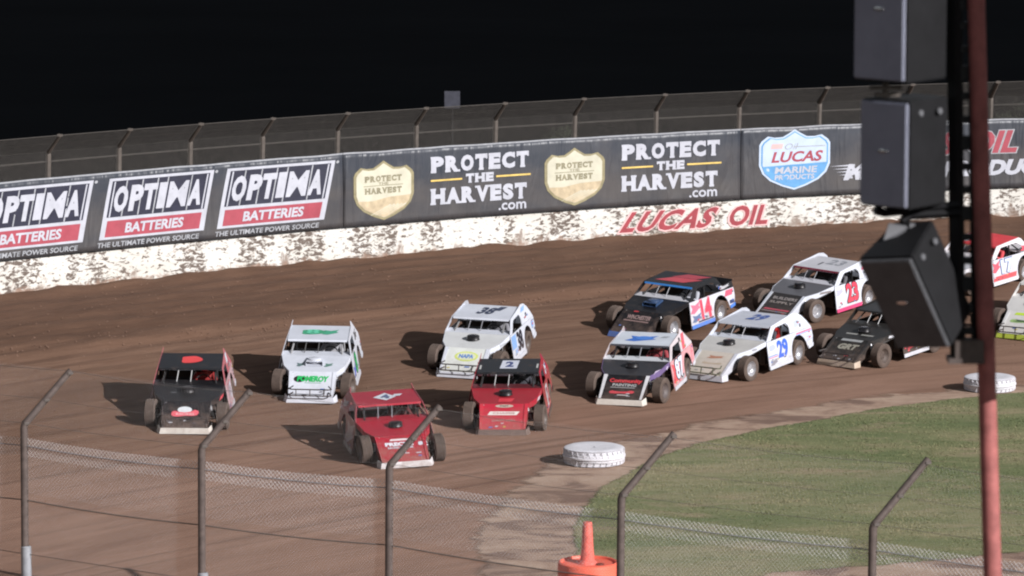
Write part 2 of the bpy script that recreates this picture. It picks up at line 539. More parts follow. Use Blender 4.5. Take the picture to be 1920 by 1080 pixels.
MAT = dict(
    track=m_track(), sand=m_sand(), grass=m_grass(), blade=m_blade(), wall=m_wall(), banner=m_banner(),
    night_ground=plain('painted_night_ground', (0.0030, 0.0034, 0.0040), 1.0, 0.1, 0.05, spec=0.0),  # night darkness put into the colour: near-black base for the ground beyond the track
    hem=plain('banner_hem', (0.27, 0.28, 0.30), 0.6), print_white=plain('print_white', (0.40, 0.41, 0.455), 0.5, 0.1, 3),
    print_red=plain('print_red', (0.30, 0.055, 0.075), 0.5, 0.12, 3), print_dark=plain('print_dark', (0.022, 0.023, 0.040), 0.5),
    print_gold=plain('print_gold', (0.60, 0.43, 0.12), 0.5), print_cream=plain('print_cream', (0.48, 0.46, 0.36), 0.5, 0.12, 2),
    print_rim=plain('print_rim', (0.24, 0.21, 0.12), 0.5), print_olive=plain('print_olive', (0.22, 0.20, 0.13), 0.5),
    print_tan=plain('print_tan', (0.43, 0.35, 0.23), 0.5), print_blue=plain('print_blue', (0.10, 0.27, 0.50), 0.5, 0.15, 2),
    print_pale=plain('print_pale', (0.42, 0.50, 0.62), 0.5, 0.08, 3), print_grey=plain('print_grey', (0.30, 0.31, 0.33), 0.5),
    wall_red=plain('wall_red', (0.25, 0.030, 0.040), 0.6, 0.2, 3), wall_pink=plain('wall_pink', (0.58, 0.38, 0.37), 0.6, 0.1, 3),
    rust_steel=plain('weathered_steel', (0.085, 0.072, 0.062), 0.7, 0.25, 6), brown_steel=plain('brown_steel_pipe', (0.088, 0.068, 0.060), 0.65, 0.3, 6),
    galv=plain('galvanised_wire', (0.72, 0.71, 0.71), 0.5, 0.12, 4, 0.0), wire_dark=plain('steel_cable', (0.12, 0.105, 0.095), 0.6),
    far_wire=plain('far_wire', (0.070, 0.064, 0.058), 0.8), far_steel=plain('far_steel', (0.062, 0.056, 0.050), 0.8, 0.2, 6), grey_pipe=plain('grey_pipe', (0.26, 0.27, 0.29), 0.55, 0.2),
    white_rubber=paint('white_painted_rubber', (0.64, 0.64, 0.68), 0.65, 0.20, 3.3, 0.0),
    orange=paint('orange_plastic', (0.78, 0.14, 0.085), 0.5, 0.22, 5.1, 0.0), orange_worn=plain('orange_plastic_worn', (0.62, 0.13, 0.10), 0.6, 0.25, 12),
    pole_red=plain('red_pole_paint', (0.32, 0.105, 0.095), 0.65, 0.32, 5, bump=0.2), black_box=plain('black_cabinet', (0.007, 0.007, 0.008), 0.6, 0.25, 5),
    grille=plain('grey_speaker_grille', (0.24, 0.25, 0.31), 0.6, 0.1, 3), grille_dark=plain('dark_speaker_grille', (0.11, 0.111, 0.118), 0.55, 0.2, 4),
    chrome=plain('bright_metal', (0.75, 0.75, 0.78), 0.25, 0.05, 3, 1.0), bark=plain('bark', (0.07, 0.05, 0.035), 0.9),
    leaf=plain('leaf', (0.016, 0.021, 0.009), 0.7, 0.4, 2), clod=plain('dirt_clod', (0.18, 0.112, 0.082), 0.95, 0.3, 2, spec=0.1),
)

# ------------------------------------------------------------------ ground
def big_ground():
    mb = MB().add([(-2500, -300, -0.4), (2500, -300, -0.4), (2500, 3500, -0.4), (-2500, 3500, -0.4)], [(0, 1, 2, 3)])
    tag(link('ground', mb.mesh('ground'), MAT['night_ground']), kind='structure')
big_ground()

def build_track():
    xs = np.linspace(-42, 42, 300)
    ws = np.concatenate([np.linspace(-0.3, 9, 90), np.linspace(9.12, 24, 90), np.linspace(24.3, 80, 60)])
    vs, uvs = [], []
    for x in xs:
        th = wall_theta(x); yw = wallY(x); u = u_of_x(x); cw = cushion(x)
        for w in ws:
            z = height_w(w)
            rough = 1 - smooth(6, 11, w)
            a = noise.noise(Vector((u * 0.25, w * 1.6, 0))) * 0.06 + noise.noise(Vector((u * 1.4, w * 2.6, 5))) * 0.035
            z += a * (0.12 + 0.88 * rough) * smooth(26, 20, w)
            z += 0.11 * smooth(cw + 0.35, cw - 0.2, w) * smooth(0, 4.5, w)
            z += 0.10 * smooth(0.7, 0.0, w) * (0.5 + 1.2 * noise.noise(Vector((u * 0.9, 0, 9))) + 0.5 * noise.noise(Vector((u * 4.0, 0, 2))))
            z += 0.006 * noise.noise(Vector((u * 0.2, w * 3.0, 4)))
            vs.append((x, yw - w / math.cos(th), z)); uvs.append((u, w))
    n = len(ws)
    fs = [(i * n + j, i * n + j + 1, (i + 1) * n + j + 1, (i + 1) * n + j) for i in range(len(xs) - 1) for j in range(n - 1)]
    me = bpy.data.meshes.new('track')
    me.from_pydata(vs, [], fs)
    uvl = me.uv_layers.new(name='UVMap')
    li = np.zeros(len(me.loops), dtype=np.int32); me.loops.foreach_get('vertex_index', li)
    uvl.data.foreach_set('uv', np.array(uvs, dtype=np.float32)[li].ravel())
    me.polygons.foreach_set('use_smooth', np.ones(len(me.polygons), dtype=bool))
    if me.polygons[0].normal.z < 0: me.flip_normals()
    tag(link('track', me, MAT['track']), kind='structure')
build_track()

def sheet(name, pix, z, mat, jitter, band):
    """ground sheet with a ragged fading rim: float attribute 'edge' runs 0 (outer rim) to 1 (inside)"""
    pts = []
    P = [at_ground(px, py) for px, py in pix]
    n = len(P)
    area = sum(P[i].x * P[(i + 1) % n].y - P[(i + 1) % n].x * P[i].y for i in range(n))
    sg = 1 if area > 0 else -1
    for i in range(n):
        a, b = P[i], P[(i + 1) % n]
        k = max(1, int((b - a).length / 0.3))
        for q in range(k):
            p = a.lerp(b, q / k)
            d = (b - a).normalized()
            j = noise.noise(Vector((p.x * 0.5, p.y * 0.5, 1))) * jitter + noise.noise(Vector((p.x * 2.1, p.y * 2.1, 1))) * jitter * 0.7
            pts.append(p + Vector((-d.y, d.x, 0)) * j)
    m = len(pts)
    bm = bmesh.new()
    lay = bm.verts.layers.float.new('edge')
    inner, outer = [], []
    for i, p in enumerate(pts):
        d = (pts[(i + 2) % m] - pts[i - 2]).normalized()
        inn = Vector((-d.y, d.x, 0)) * sg
        v = bm.verts.new((p.x + inn.x * band, p.y + inn.y * band, z)); v[lay] = 1.0; inner.append(v)
        v = bm.verts.new((p.x - inn.x * band, p.y - inn.y * band, z - 0.003)); v[lay] = 0.0; outer.append(v)
    es = [bm.edges.new((inner[i], inner[(i + 1) % m])) for i in range(m)]
    bmesh.ops.triangle_fill(bm, edges=es, use_beauty=True)
    for i in range(m):
        j = (i + 1) % m
        bm.faces.new((inner[i], inner[j], outer[j], outer[i]))
    for f in bm.faces:
        f.normal_update()
        if f.normal.z < 0: f.normal_flip()
    me = bpy.data.meshes.new(name); bm.to_mesh(me); bm.free()
    return link(name, me, mat), pts
def at_ground(px, py):
    r = ray(px, py); t = -CAM_H / r.z
    return Vector((r.x * t, r.y * t, 0))
GRASS_PIX = [(1088, 962), (1116, 929), (1148, 904), (1198, 876), (1239, 857), (1318, 831), (1440, 806), (1550, 786), (1679, 763),
             (1827, 746), (1930, 735), (2120, 722), (2150, 1010), (1920, 1036), (1700, 1058), (1450, 1076), (1250, 1110), (1130, 1130), (1085, 1060), (1076, 1005)]
SAND_PIX = [(900, 1010), (925, 965), (955, 930), (985, 905), (1040, 868), (1105, 838), (1176, 824), (1245, 813), (1330, 794), (1440, 776), (1560, 756),
            (1642, 744), (1753, 734), (1860, 728), (2000, 716), (2160, 704), (2190, 1060), (1900, 1090), (1500, 1130), (1250, 1170), (1050, 1180), (920, 1130), (895, 1070)]
s, _ = sheet('apron', SAND_PIX, 0.016, MAT['sand'], 0.25, 0.7); tag(s, kind='structure')
g, gpts = sheet('lawn', GRASS_PIX, 0.032, MAT['grass'], 0.14, 0.28); tag(g, kind='structure')

def inside(p, poly):
    c = False
    j = len(poly) - 1
    for i in range(len(poly)):
        if (poly[i].y > p[1]) != (poly[j].y > p[1]) and p[0] < (poly[j].x - poly[i].x) * (p[1] - poly[i].y) / (poly[j].y - poly[i].y) + poly[i].x:
            c = not c
        j = i
    return c
def build_grass():
    poly = gpts[::3]
    x0, x1 = min(p.x for p in gpts), max(p.x for p in gpts)
    y0, y1 = min(p.y for p in gpts), max(p.y for p in gpts)
    mb = MB(); vs, fs = [], []
    k = 0
    while k < 26000:
        x, y = rnd.uniform(x0, x1), rnd.uniform(y0, y1)
        if not inside((x, y), poly): continue
        k += 1
        h = rnd.uniform(0.014, 0.032) * (0.8 + 0.8 * noise.noise(Vector((x * 0.7, y * 0.7, 3))))
        a = rnd.uniform(0, 6.28)
        for q in range(2):
            a += 1.9
            dx, dy = math.cos(a) * 0.022, math.sin(a) * 0.022
            lx, ly = rnd.uniform(-0.03, 0.03), rnd.uniform(-0.03, 0.03)
            n = len(vs)
            vs += [(x - dx, y - dy, 0.03), (x + dx, y + dy, 0.03), (x + lx, y + ly, 0.032 + h)]
            fs.append((n, n + 1, n + 2))
    me = bpy.data.meshes.new('grass'); me.from_pydata(vs, [], fs)
    tag(link('grass', me, MAT['blade']), 'short worn green grass covering the infield', 'grass', kind='stuff')
build_grass()

def build_clods():
    vs, fs = [], []
    def clod(x, y, z, r):
        n = len(vs)
        pts = [(1, 0, 0), (-1, 0, 0), (0, 1, 0), (0, -1, 0), (0, 0, 0.8), (0, 0, -0.6)]
        for p in pts:
            k = r * rnd.uniform(0.6, 1.3)
            vs.append((x + p[0] * k, y + p[1] * k, z + p[2] * k))
        for a, b, c in ((0, 2, 4), (2, 1, 4), (1, 3, 4), (3, 0, 4), (2, 0, 5), (1, 2, 5), (3, 1, 5), (0, 3, 5)):
            fs.append((n + a, n + b, n + c))
    for k in range(2200):
        x = rnd.uniform(-19, 20)
        cw = cushion(x)
        t = rnd.random()
        w = rnd.gauss(cw, 0.5) if t < 0.45 else (rnd.uniform(0.1, cw) if t < 0.85 else rnd.uniform(cw, 17))
        if w < 0.05: continue
        y = wallY(x) - w / math.cos(wall_theta(x))
        z = height_w(w) + 0.11 * smooth(cw + 0.35, cw - 0.2, w) * smooth(0, 4.5, w)
        clod(x, y, z + 0.01, rnd.uniform(0.010, 0.034) * (1.5 if rnd.random() < 0.06 else 1))
    me = bpy.data.meshes.new('dirt_clods'); me.from_pydata(vs, [], fs)
    tag(link('dirt_clods', me, MAT['clod']), 'crumbly brown dirt clods strewn along the banked cushion', 'dirt', kind='stuff')
build_clods()

# ------------------------------------------------------------------ outer wall
U0, U1 = u_of_x(-22), u_of_x(25)
WALL_H = 0.97
def build_wall():
    us = np.arange(U0, U1, 0.5)
    prof = [(-0.5, 0.06), (WALL_H - 0.03, 0.0), (WALL_H, -0.03), (WALL_H, -0.27), (WALL_H - 0.03, -0.30), (-0.5, -0.30)]
    vs, uvs = [], []
    for u in us:
        for h, o in prof:
            vs.append(tuple(S(u, h, o))); uvs.append((u, h))
    n = len(prof)
    fs = [(i * n + j, (i + 1) * n + j, (i + 1) * n + j + 1, i * n + j + 1) for i in range(len(us) - 1) for j in range(n - 1)]
    me = bpy.data.meshes.new('wall'); me.from_pydata(vs, [], fs)
    uvl = me.uv_layers.new(name='UVMap')
    for l in me.loops: uvl.data[l.index].uv = uvs[l.vertex_index]
    bm = bmesh.new(); bm.from_mesh(me); bmesh.ops.recalc_face_normals(bm, faces=bm.faces); bm.to_mesh(me); bm.free()
    w = link('retaining_wall', me, MAT['wall'])
    tag(w, 'low white painted concrete wall splattered with mud, running along the outside of the track', 'wall')
    fn = lambda u, v, off: S(u, v, 0.06 * (WALL_H - v) / WALL_H + off)
    a, b = u_of_px(1172), u_of_px(1338)
    c, d = u_of_px(1368), u_of_px(1442)
    for body, x0, x1 in (('LUCAS', a, b), ('OIL', c, d)):
        decal('lettering', text2d(body, 0.068, 0.0, 1.06), fn, (x0 - 0.08, 0.10, x1 + 0.08, 0.83), 0.006, MAT['wall_pink'], w, 0.16)
        decal('lettering', text2d(body, 0.035, 0.0, 1.06), fn, (x0, 0.15, x1, 0.80), 0.011, MAT['wall_red'], w, 0.16)
build_wall()

# ------------------------------------------------------------------ banners
B0, B1 = 1.02, 3.30
def bwave(u, h):
    v = (h - B0) / (B1 - B0)
    return 0.03 * noise.noise(Vector((u * 0.55, v * 1.2, 0))) + 0.012 * noise.noise(Vector((u * 2.1 - v * 2.5, v * 2, 7)))
def SB(u, h, off):
    return S(u, h, 0.10 + bwave(u, h) + off)
def banner(name, px0, px1, label):
    ua, ub = u_of_px(px0), u_of_px(px1)
    us = np.linspace(ua, ub, int((ub - ua) / 0.16)); hs = np.linspace(B0, B1, 15)
    vs, uvs, fs = [], [], []
    for u in us:
        sag = 0.02 * noise.noise(Vector((u * 0.8, 0, 3)))
        for h in hs:
            hh = h + sag * (h - B0) / (B1 - B0)
            vs.append(tuple(SB(u, hh, 0))); uvs.append((u, h - B0))
    n = len(hs)
    fs = [(i * n + j, (i + 1) * n + j, (i + 1) * n + j + 1, i * n + j + 1) for i in range(len(us) - 1) for j in range(n - 1)]
    nb = len(vs)
    me = bpy.data.meshes.new(name); me.from_pydata(vs, [], fs)
    uvl = me.uv_layers.new(name='UVMap')
    for l in me.loops: uvl.data[l.index].uv = uvs[l.vertex_index]
    me.polygons.foreach_set('use_smooth', np.ones(len(me.polygons), dtype=bool))
    b = link(name, me, MAT['banner'])
    sol = b.modifiers.new('thickness', 'SOLIDIFY'); sol.thickness = 0.006; sol.offset = 0
    tag(b, label, 'banner')
    hem = MB()
    for i in range(len(us) - 1):
        pts = []
        for u in (us[i], us[i + 1]):
            sag = 0.02 * noise.noise(Vector((u * 0.8, 0, 3)))
            pts += [SB(u, B1 + sag - 0.035, 0.006), SB(u, B1 + sag + 0.012, 0.006), SB(u, B1 + sag + 0.012, -0.012)]
        hem.add(pts, [(0, 3, 4, 1), (1, 4, 5, 2)])
    link('hem', hem.mesh('hem'), MAT['hem'], b)
    return b
ban_a = banner('banner', -120, 640, 'dark vinyl banner with three framed white and red battery adverts')
ban_b = banner('banner', 641, 1385, 'dark vinyl banner with gold shields and white serif lettering')
ban_c = banner('banner', 1386, 2060, 'dark vinyl banner with a blue and white shield, partly behind the speakers')

def bd(name, shape, px0, v0, px1, v1, mat, par, off=0.02, shear=0.0):
    return decal(name, shape, SB, (u_of_px(px0), B0 + v0, u_of_px(px1), B0 + v1), off, MAT[mat], par, shear, 0.3)
def optima(x0, x1):
    L = lambda t: x0 + (x1 - x0) * t
    SH = 0.11
    def q(name, shape, a, v0, b, v1, mat, off=0.02):
        # the whole device is slanted: shift by height
        ua, ub = u_of_px(L(a)), u_of_px(L(b))
        hh = lambda p: B0 + v0 + p * (v1 - v0)
        full = u_of_px(x1) - u_of_px(x0)
        fn = lambda u, v, o: SB(u + SH * full * ((v - B0 - 0.33) / 1.75 - 0.5), v, o)
        decal(name, shape, fn, (ua, B0 + v0, ub, B0 + v1), off, MAT[mat], ban_a, 0.0, 0.3)
    q('frame', RECT, -0.02, 0.30, 1.02, 2.10, 'print_white', 0.016)
    q('panel', RECT, 0.015, 0.95, 0.985, 2.02, 'print_dark', 0.020)
    q('panel', RECT, 0.03, 0.37, 0.97, 0.85, 'print_red', 0.020)
    for t in (0.155, 0.315, 0.465, 0.565, 0.80):
        q('divider', RECT, t, 0.96, t + 0.012, 2.01, 'print_grey', 0.0225)
    q('side_line', RECT, 0.035, 0.96, 0.048, 2.0, 'print_white', 0.0225)
    q('side_line', RECT, 0.955, 0.96, 0.968, 2.0, 'print_white', 0.0225)
    cells = [('O', 0.06, 0.195), ('P', 0.215, 0.345), ('T', 0.345, 0.48), ('I', 0.495, 0.575), ('M', 0.595, 0.785), ('A', 0.80, 0.935)]
    for c, a, b in cells:
        q('letter', text2d(c, 0.022 if c == 'M' else 0.055), a, 1.09, b, 1.86, 'print_white', 0.026)
    q('lettering', text2d('BATTERIES', 0.035), 0.22, 0.46, 0.80, 0.76, 'print_white', 0.026)
    q('lettering', text2d('THE ULTIMATE POWER SOURCE', 0.02), -0.03, 0.07, 0.98, 0.22, 'print_grey', 0.020)
    q('trademark', ellipse2d(12), 1.03, 2.0, 1.06, 2.09, 'print_grey', 0.020)
for a, b in ((-40, 158), (196, 385), (417, 611)):
    optima(a, b)
def harvest(x):
    for shape, d0, m, o in ((SHIELD, 0.0, 'print_rim', 0.016), (SHIELD, 0.045, 'print_cream', 0.021)):
        w = 113
        bd('shield', shape, x - w / 2 + w * d0, 0.13 + 1.85 * d0, x + w / 2 - w * d0, 1.98 - 1.85 * d0, m, ban_b, o)
    low = poly2d([(0.5, 0.05), (0.66, 0.11), (0.83, 0.20), (0.92, 0.30), (0.95, 0.40), (0.6, 0.385), (0.3, 0.33), (0.06, 0.34), (0.08, 0.30), (0.17, 0.20), (0.34, 0.11)])
    bd('field', low, x - 56, 0.13, x + 56, 1.98, 'print_tan', ban_b, 0.025)
    for k in range(5):
        bd('furrow', poly2d([(0, 0.0), (0.04, 0.0), (1, 0.9), (0.97, 1.0)]), x - 26 + k * 8, 0.30, x + 14 + k * 7, 0.62, 'print_cream', ban_b, 0.029)
    bd('lettering', serif_text('PROTECT'), x - 36, 1.33, x + 34, 1.52, 'print_olive', ban_b, 0.027)
    bd('rule', RECT, x - 38, 1.20, x + 36, 1.22, 'print_olive', ban_b, 0.027)
    bd('lettering', text2d('THE', 0.02), x - 10, 1.23, x + 9, 1.31, 'print_olive', ban_b, 0.027)
    bd('lettering', serif_text('HARVEST'), x - 36, 0.96, x + 34, 1.15, 'print_olive', ban_b, 0.027)
    X = x + 87
    for word, a, v0, b, v1 in (('PROTECT', X, 1.47, X + 186, 1.98), ('HARVEST', X, 0.47, X + 182, 0.98)):
        bd('lettering', serif_text(word), a, v0, b, v1, 'print_white', ban_b, 0.022)
    bd('lettering', serif_text('THE'), X + 66, 1.09, X + 120, 1.38, 'print_white', ban_b, 0.022)
    bd('rule', RECT, X + 1, 1.205, X + 60, 1.26, 'print_gold', ban_b, 0.022)
    bd('rule', RECT, X + 124, 1.205, X + 188, 1.26, 'print_gold', ban_b, 0.022)
    bd('lettering', text2d('.com', 0.02), X + 128, 0.15, X + 180, 0.38, 'print_white', ban_b, 0.022)
harvest(716); harvest(1074)
def lucas():
    x0, x1, v0, v1 = 1420, 1553, 0.22, 2.2
    w, h = x1 - x0, v1 - v0
    bd('shield', SHIELD, x0, v0, x1, v1, 'print_pale', ban_c, 0.016)
    bd('shield_line', SHIELD, x0 + 0.03 * w, v0 + 0.03 * h, x1 - 0.03 * w, v1 - 0.03 * h, 'print_blue', ban_c, 0.019)
    bd('shield_face', SHIELD, x0 + 0.05 * w, v0 + 0.045 * h, x1 - 0.05 * w, v1 - 0.05 * h, 'print_pale', ban_c, 0.022)
    low = poly2d([(0.5, 0.045), (0.64, 0.09), (0.82, 0.185), (0.92, 0.29), (0.955, 0.40), (0.955, 0.44), (0.045, 0.40), (0.08, 0.29), (0.18, 0.185), (0.36, 0.09)])
    bd('shield_base', low, x0, v0, x1, v1, 'print_blue', ban_c, 0.026)
    f = lambda t: x0 + w * t
    bd('lettering', text2d('LUCAS', 0.03, 0.25), f(0.17), v0 + 0.46 * h, f(0.9), v0 + 0.64 * h, 'print_red', ban_c, 0.027)
    bd('rule', RECT, f(0.5), v0 + 0.705 * h, f(0.93), v0 + 0.72 * h, 'print_grey', ban_c, 0.027)
    bd('flag', slant(0.1), f(0.16), v0 + 0.69 * h, f(0.34), v0 + 0.77 * h, 'wall_pink', ban_c, 0.027)
    bd('lettering', text2d('Oil', 0.0, 0.3), f(0.36), v0 + 0.67 * h, f(0.55), v0 + 0.77 * h, 'print_grey', ban_c, 0.027)
    bd('lettering', text2d('MARINE', 0.03, 0.1), f(0.22), v0 + 0.275 * h, f(0.82), v0 + 0.385 * h, 'print_white', ban_c, 0.03)
    bd('lettering', text2d('PRODUCTS', 0.03, 0.1), f(0.22), v0 + 0.17 * h, f(0.78), v0 + 0.255 * h, 'print_white', ban_c, 0.03)
    for k in range(5):
        bd('speed_line', poly2d([(0, 0.4), (1, 0), (1, 1)]), 1552 + k * 6, 0.90 - k * 0.10, 1600 - k * 1, 0.97 - k * 0.10, 'print_white', ban_c, 0.022)
    bd('lettering', text2d('MARINE', 0.06, 0.3), 1578, 0.45, 1742, 0.98, 'print_white', ban_c, 0.026)
    bd('lettering', text2d('PRODUCTS', 0.06, 0.3), 1762, 0.42, 1995, 0.95, 'print_white', ban_c, 0.026)
    for o, m, g_ in ((0.07, 'print_grey', 3), (0.04, 'print_red', 0)):
        bd('lettering', text2d('LUCAS', o, 0.3), 1640 - g_, 1.16 - g_ * 0.012, 1788 + g_, 1.92 + g_ * 0.012, m, ban_c, 0.022 if g_ else 0.026)
        bd('lettering', text2d('OIL', o, 0.3), 1812 - g_, 1.16 - g_ * 0.012, 1904 + g_, 1.92 + g_ * 0.012, m, ban_c, 0.022 if g_ else 0.026)
lucas()

# ------------------------------------------------------------------ catch fence above the outer wall
BEND_H, TIP_UP, TIP_IN = 4.05, 0.52, 0.62
def far_fence():
    f = empty('catch_fence', S(u_of_px(960), 0, -0.45))
    tag(f, 'far wire catch fence with leaning post tops rising above the banners', 'fence')
    posts = [-170, -35, 100, 232, 365, 500, 640, 787, 935, 1083, 1235, 1390, 1540, 1700, 1860, 2020, 2180]
    tr = lambda P: P - f.location
    for px in posts:
        u = u_of_px(px)
        tip = S(u, BEND_H + TIP_UP, -0.20 + TIP_IN)
        ob = MB().tube([tr(S(u, -1.2, -0.42)), tr(S(u, BEND_H - 0.1, -0.20)), tr(S(u, BEND_H, -0.18)), tr(tip)], [0.085, 0.085, 0.08, 0.06], 8).mesh('post')
        p = link('post', ob, MAT['rust_steel'], f)
        cap = MB().box((0, 0, 0), (0.16, 0.07, 0.07)).mesh('cap')
        link('clamp', cap, MAT['rust_steel'], p, tr(tip))
    ua, ub = u_of_px(-170), u_of_px(2180)
    us = np.arange(ua, ub, 1.2)
    for h, off, r in ((BEND_H - 0.30, -0.20, 0.030), (BEND_H + TIP_UP, -0.20 + TIP_IN, 0.012), (BEND_H + TIP_UP * 0.5, -0.20 + TIP_IN * 0.5, 0.007), (BEND_H, -0.17, 0.007)):
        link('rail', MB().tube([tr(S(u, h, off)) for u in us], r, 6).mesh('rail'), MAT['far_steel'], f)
    # wire mesh: two families of slanting wires, upright part and leaning part
    mb = MB()
    path = [(B1 - 0.25, -0.19), (BEND_H, -0.16), (BEND_H + TIP_UP, -0.19 + TIP_IN)]
    segs = [0, path[1][0] - path[0][0], path[1][0] - path[0][0] + math.hypot(TIP_UP, TIP_IN)]
    def pos(u, s_):
        if s_ <= segs[1]:
            t = s_ / segs[1]; a, b = path[0], path[1]
        else:
            t = (s_ - segs[1]) / (segs[2] - segs[1]); a, b = path[1], path[2]
        return tr(S(u, a[0] + (b[0] - a[0]) * t, a[1] + (b[1] - a[1]) * t))
    for sg in (-1, 1):
        u = ua
        while u < ub:
            mb.tube([pos(u, 0), pos(u + sg * segs[1], segs[1]), pos(u + sg * segs[2], segs[2])], 0.0035, 3, False)
            u += 0.04
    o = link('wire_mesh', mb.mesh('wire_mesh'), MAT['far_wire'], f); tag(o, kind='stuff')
far_fence()

# sign and tree dimly seen behind the far fence
def far_things():
    P = at_depth(848, 187, 152)
    s_ = empty('sign', (P.x, P.y, -0.4)); tag(s_, 'small grey square sign poking up behind the far fence', 'sign')
    link('board', MB().box((0, 0, P.z + 0.4), (0.56, 0.05, 0.62)).mesh('board'), plain('sign_grey', (0.045, 0.046, 0.06), 0.7), s_)
    link('post', MB().tube([(0, 0.06, 0), (0, 0.06, P.z + 0.3)], 0.03, 8).mesh('post'), MAT['black_box'], s_)
    for px, py, Y, rr, lab in ((1052, 262, 147, 0.85, 'dark bushy tree behind the far fence above the gold shields'), (1893, 236, 150, 0.8, 'dark bushy tree behind the far fence, right of the red pole')):
        P = at_depth(px, py, Y)
        t = empty('tree', (P.x, P.y, -0.4)); tag(t, lab, 'tree', 'trees behind the far fence')
        H = P.z + 0.4
        tr_ = MB().tube([(0, 0, 0), (0.05, 0, H * 0.5), (0, 0.05, H)], [0.12, 0.09, 0.04], 8)
        for k in range(6):
            a = k * 1.05
            tr_.tube([(0, 0, H * 0.6), (math.cos(a) * rr * 0.7, math.sin(a) * rr * 0.7, H * 0.6 + rr * 0.7)], [0.04, 0.015], 5)
        link('trunk', tr_.mesh('trunk'), MAT['bark'], t)
        vs, fs = [], []
        cl = [Vector((rnd.gauss(0, 0.5), rnd.gauss(0, 0.5), rnd.gauss(0, 0.42))) * rr for _ in range(24)]
        for k in range(2600):
            c = rnd.choice(cl) + Vector((rnd.gauss(0, 0.16), rnd.gauss(0, 0.16), rnd.gauss(0, 0.14))) * rr + Vector((0, 0, H - 0.25))
            d = Vector((rnd.gauss(0, 1), rnd.gauss(0, 1), rnd.gauss(0, 1))).normalized(); e = d.orthogonal().normalized()
            n = len(vs); vs += [c - d * 0.05, c + e * 0.02, c + d * 0.05, c - e * 0.02]; fs.append((n, n + 1, n + 2, n + 3))
        me = bpy.data.meshes.new('crown'); me.from_pydata([tuple(v) for v in vs], [], fs)
        link('crown', me, MAT['leaf'], t)
far_things()
# ------------------------------------------------------------------ race cars (local axes: nose towards -Y, car's left towards +X)
_paints = {}
def P_(col, mud=0.5, rough=0.38):
    k = (col, mud, rough)
    if k not in _paints: _paints[k] = paint('paint_%d' % len(_paints), col, rough, mud, len(_paints) * 1.7)
    return _paints[k]
WHITE = (0.555, 0.58, 0.64); OFFW = (0.55, 0.53, 0.50); BLACK = (0.009, 0.009, 0.011); RED = (0.33, 0.014, 0.030); BLUE = (0.03, 0.13, 0.52)
BRED = (0.62, 0.055, 0.075); GREEN = (0.02, 0.36, 0.12); LBLUE = (0.22, 0.38, 0.66); NEON = (0.45, 0.62, 0.05); GREY = (0.22, 0.22, 0.24)
M_TYRE = plain('dusty_tyre_rubber', (0.082, 0.060, 0.049), 0.9, 0.25, 5, bump=0.3)
M_DARK = plain('dark_cockpit', (0.016, 0.015, 0.015), 0.7, 0.3, 5)
M_FRAME = plain('chassis_tube', (0.05, 0.045, 0.042), 0.55, 0.3, 5)
M_ALU = plain('aluminium', (0.42, 0.42, 0.43), 0.35, 0.12, 5, 0.7)
M_CHROME = plain('dusty_chrome', (0.40, 0.40, 0.42), 0.3, 0.35, 9, 0.5)
M_ENGINE = plain('engine_metal', (0.12, 0.11, 0.105), 0.5, 0.3, 12, 0.4)
M_MUDFLOOR = plain('muddy_underbody', (0.06, 0.042, 0.034), 0.9, 0.3, 6)

def xs_door(z): return 0.975 - (z - 0.12) * 0.18
def xs_sail(z): return 0.842 - (z - 0.845) * 0.25
def surf(name):
    """decal surfaces of the car: (a, b, off) -> local point"""
    def nose(u, v, o):
        hw = 0.52 + 0.04 * v
        y, z = -2.22 + 0.86 * v, 0.22 + 0.47 * v
        n = Vector((0, -0.48, 0.88))
        return Vector(((u * 2 - 1) * hw, y, z)) + n * o
    def hood(u, v, o):
        hw = 0.56 + (0.45 * v if v < 0.36 else 0.162 + (v - 0.36) * 0.16)
        return Vector(((u * 2 - 1) * hw, -1.36 + 1.02 * v, 0.69 + 0.175 * v)) + Vector((0, -0.17, 0.985)) * o
    def roof(u, v, o):
        hw = 0.725
        return Vector(((u * 2 - 1) * hw, 0.08 + 1.20 * v, 1.195 + 0.09 * v)) + Vector((0, -0.07, 1)) * o
    def left(y, z, o):
        x = xs_door(z) if z < 0.845 else xs_sail(z)
        return Vector((x + o, y, z + (0.35 * o if z >= 0.845 else 0)))
    def right(y, z, o):
        p = left(y, z, o); p.x = -p.x
        return p
    def hood_edge(y, z, o): # small vertical strip below the hood edge, left
        t = (y + 1.36) / 1.02
        return Vector((0.566 + (0.45 * t if t < 0.36 else 0.162 + (t - 0.36) * 0.16) + o, y, z))
    return dict(nose=nose, hood=hood, roof=roof, left=left, right=right, hood_edge=hood_edge)[name]

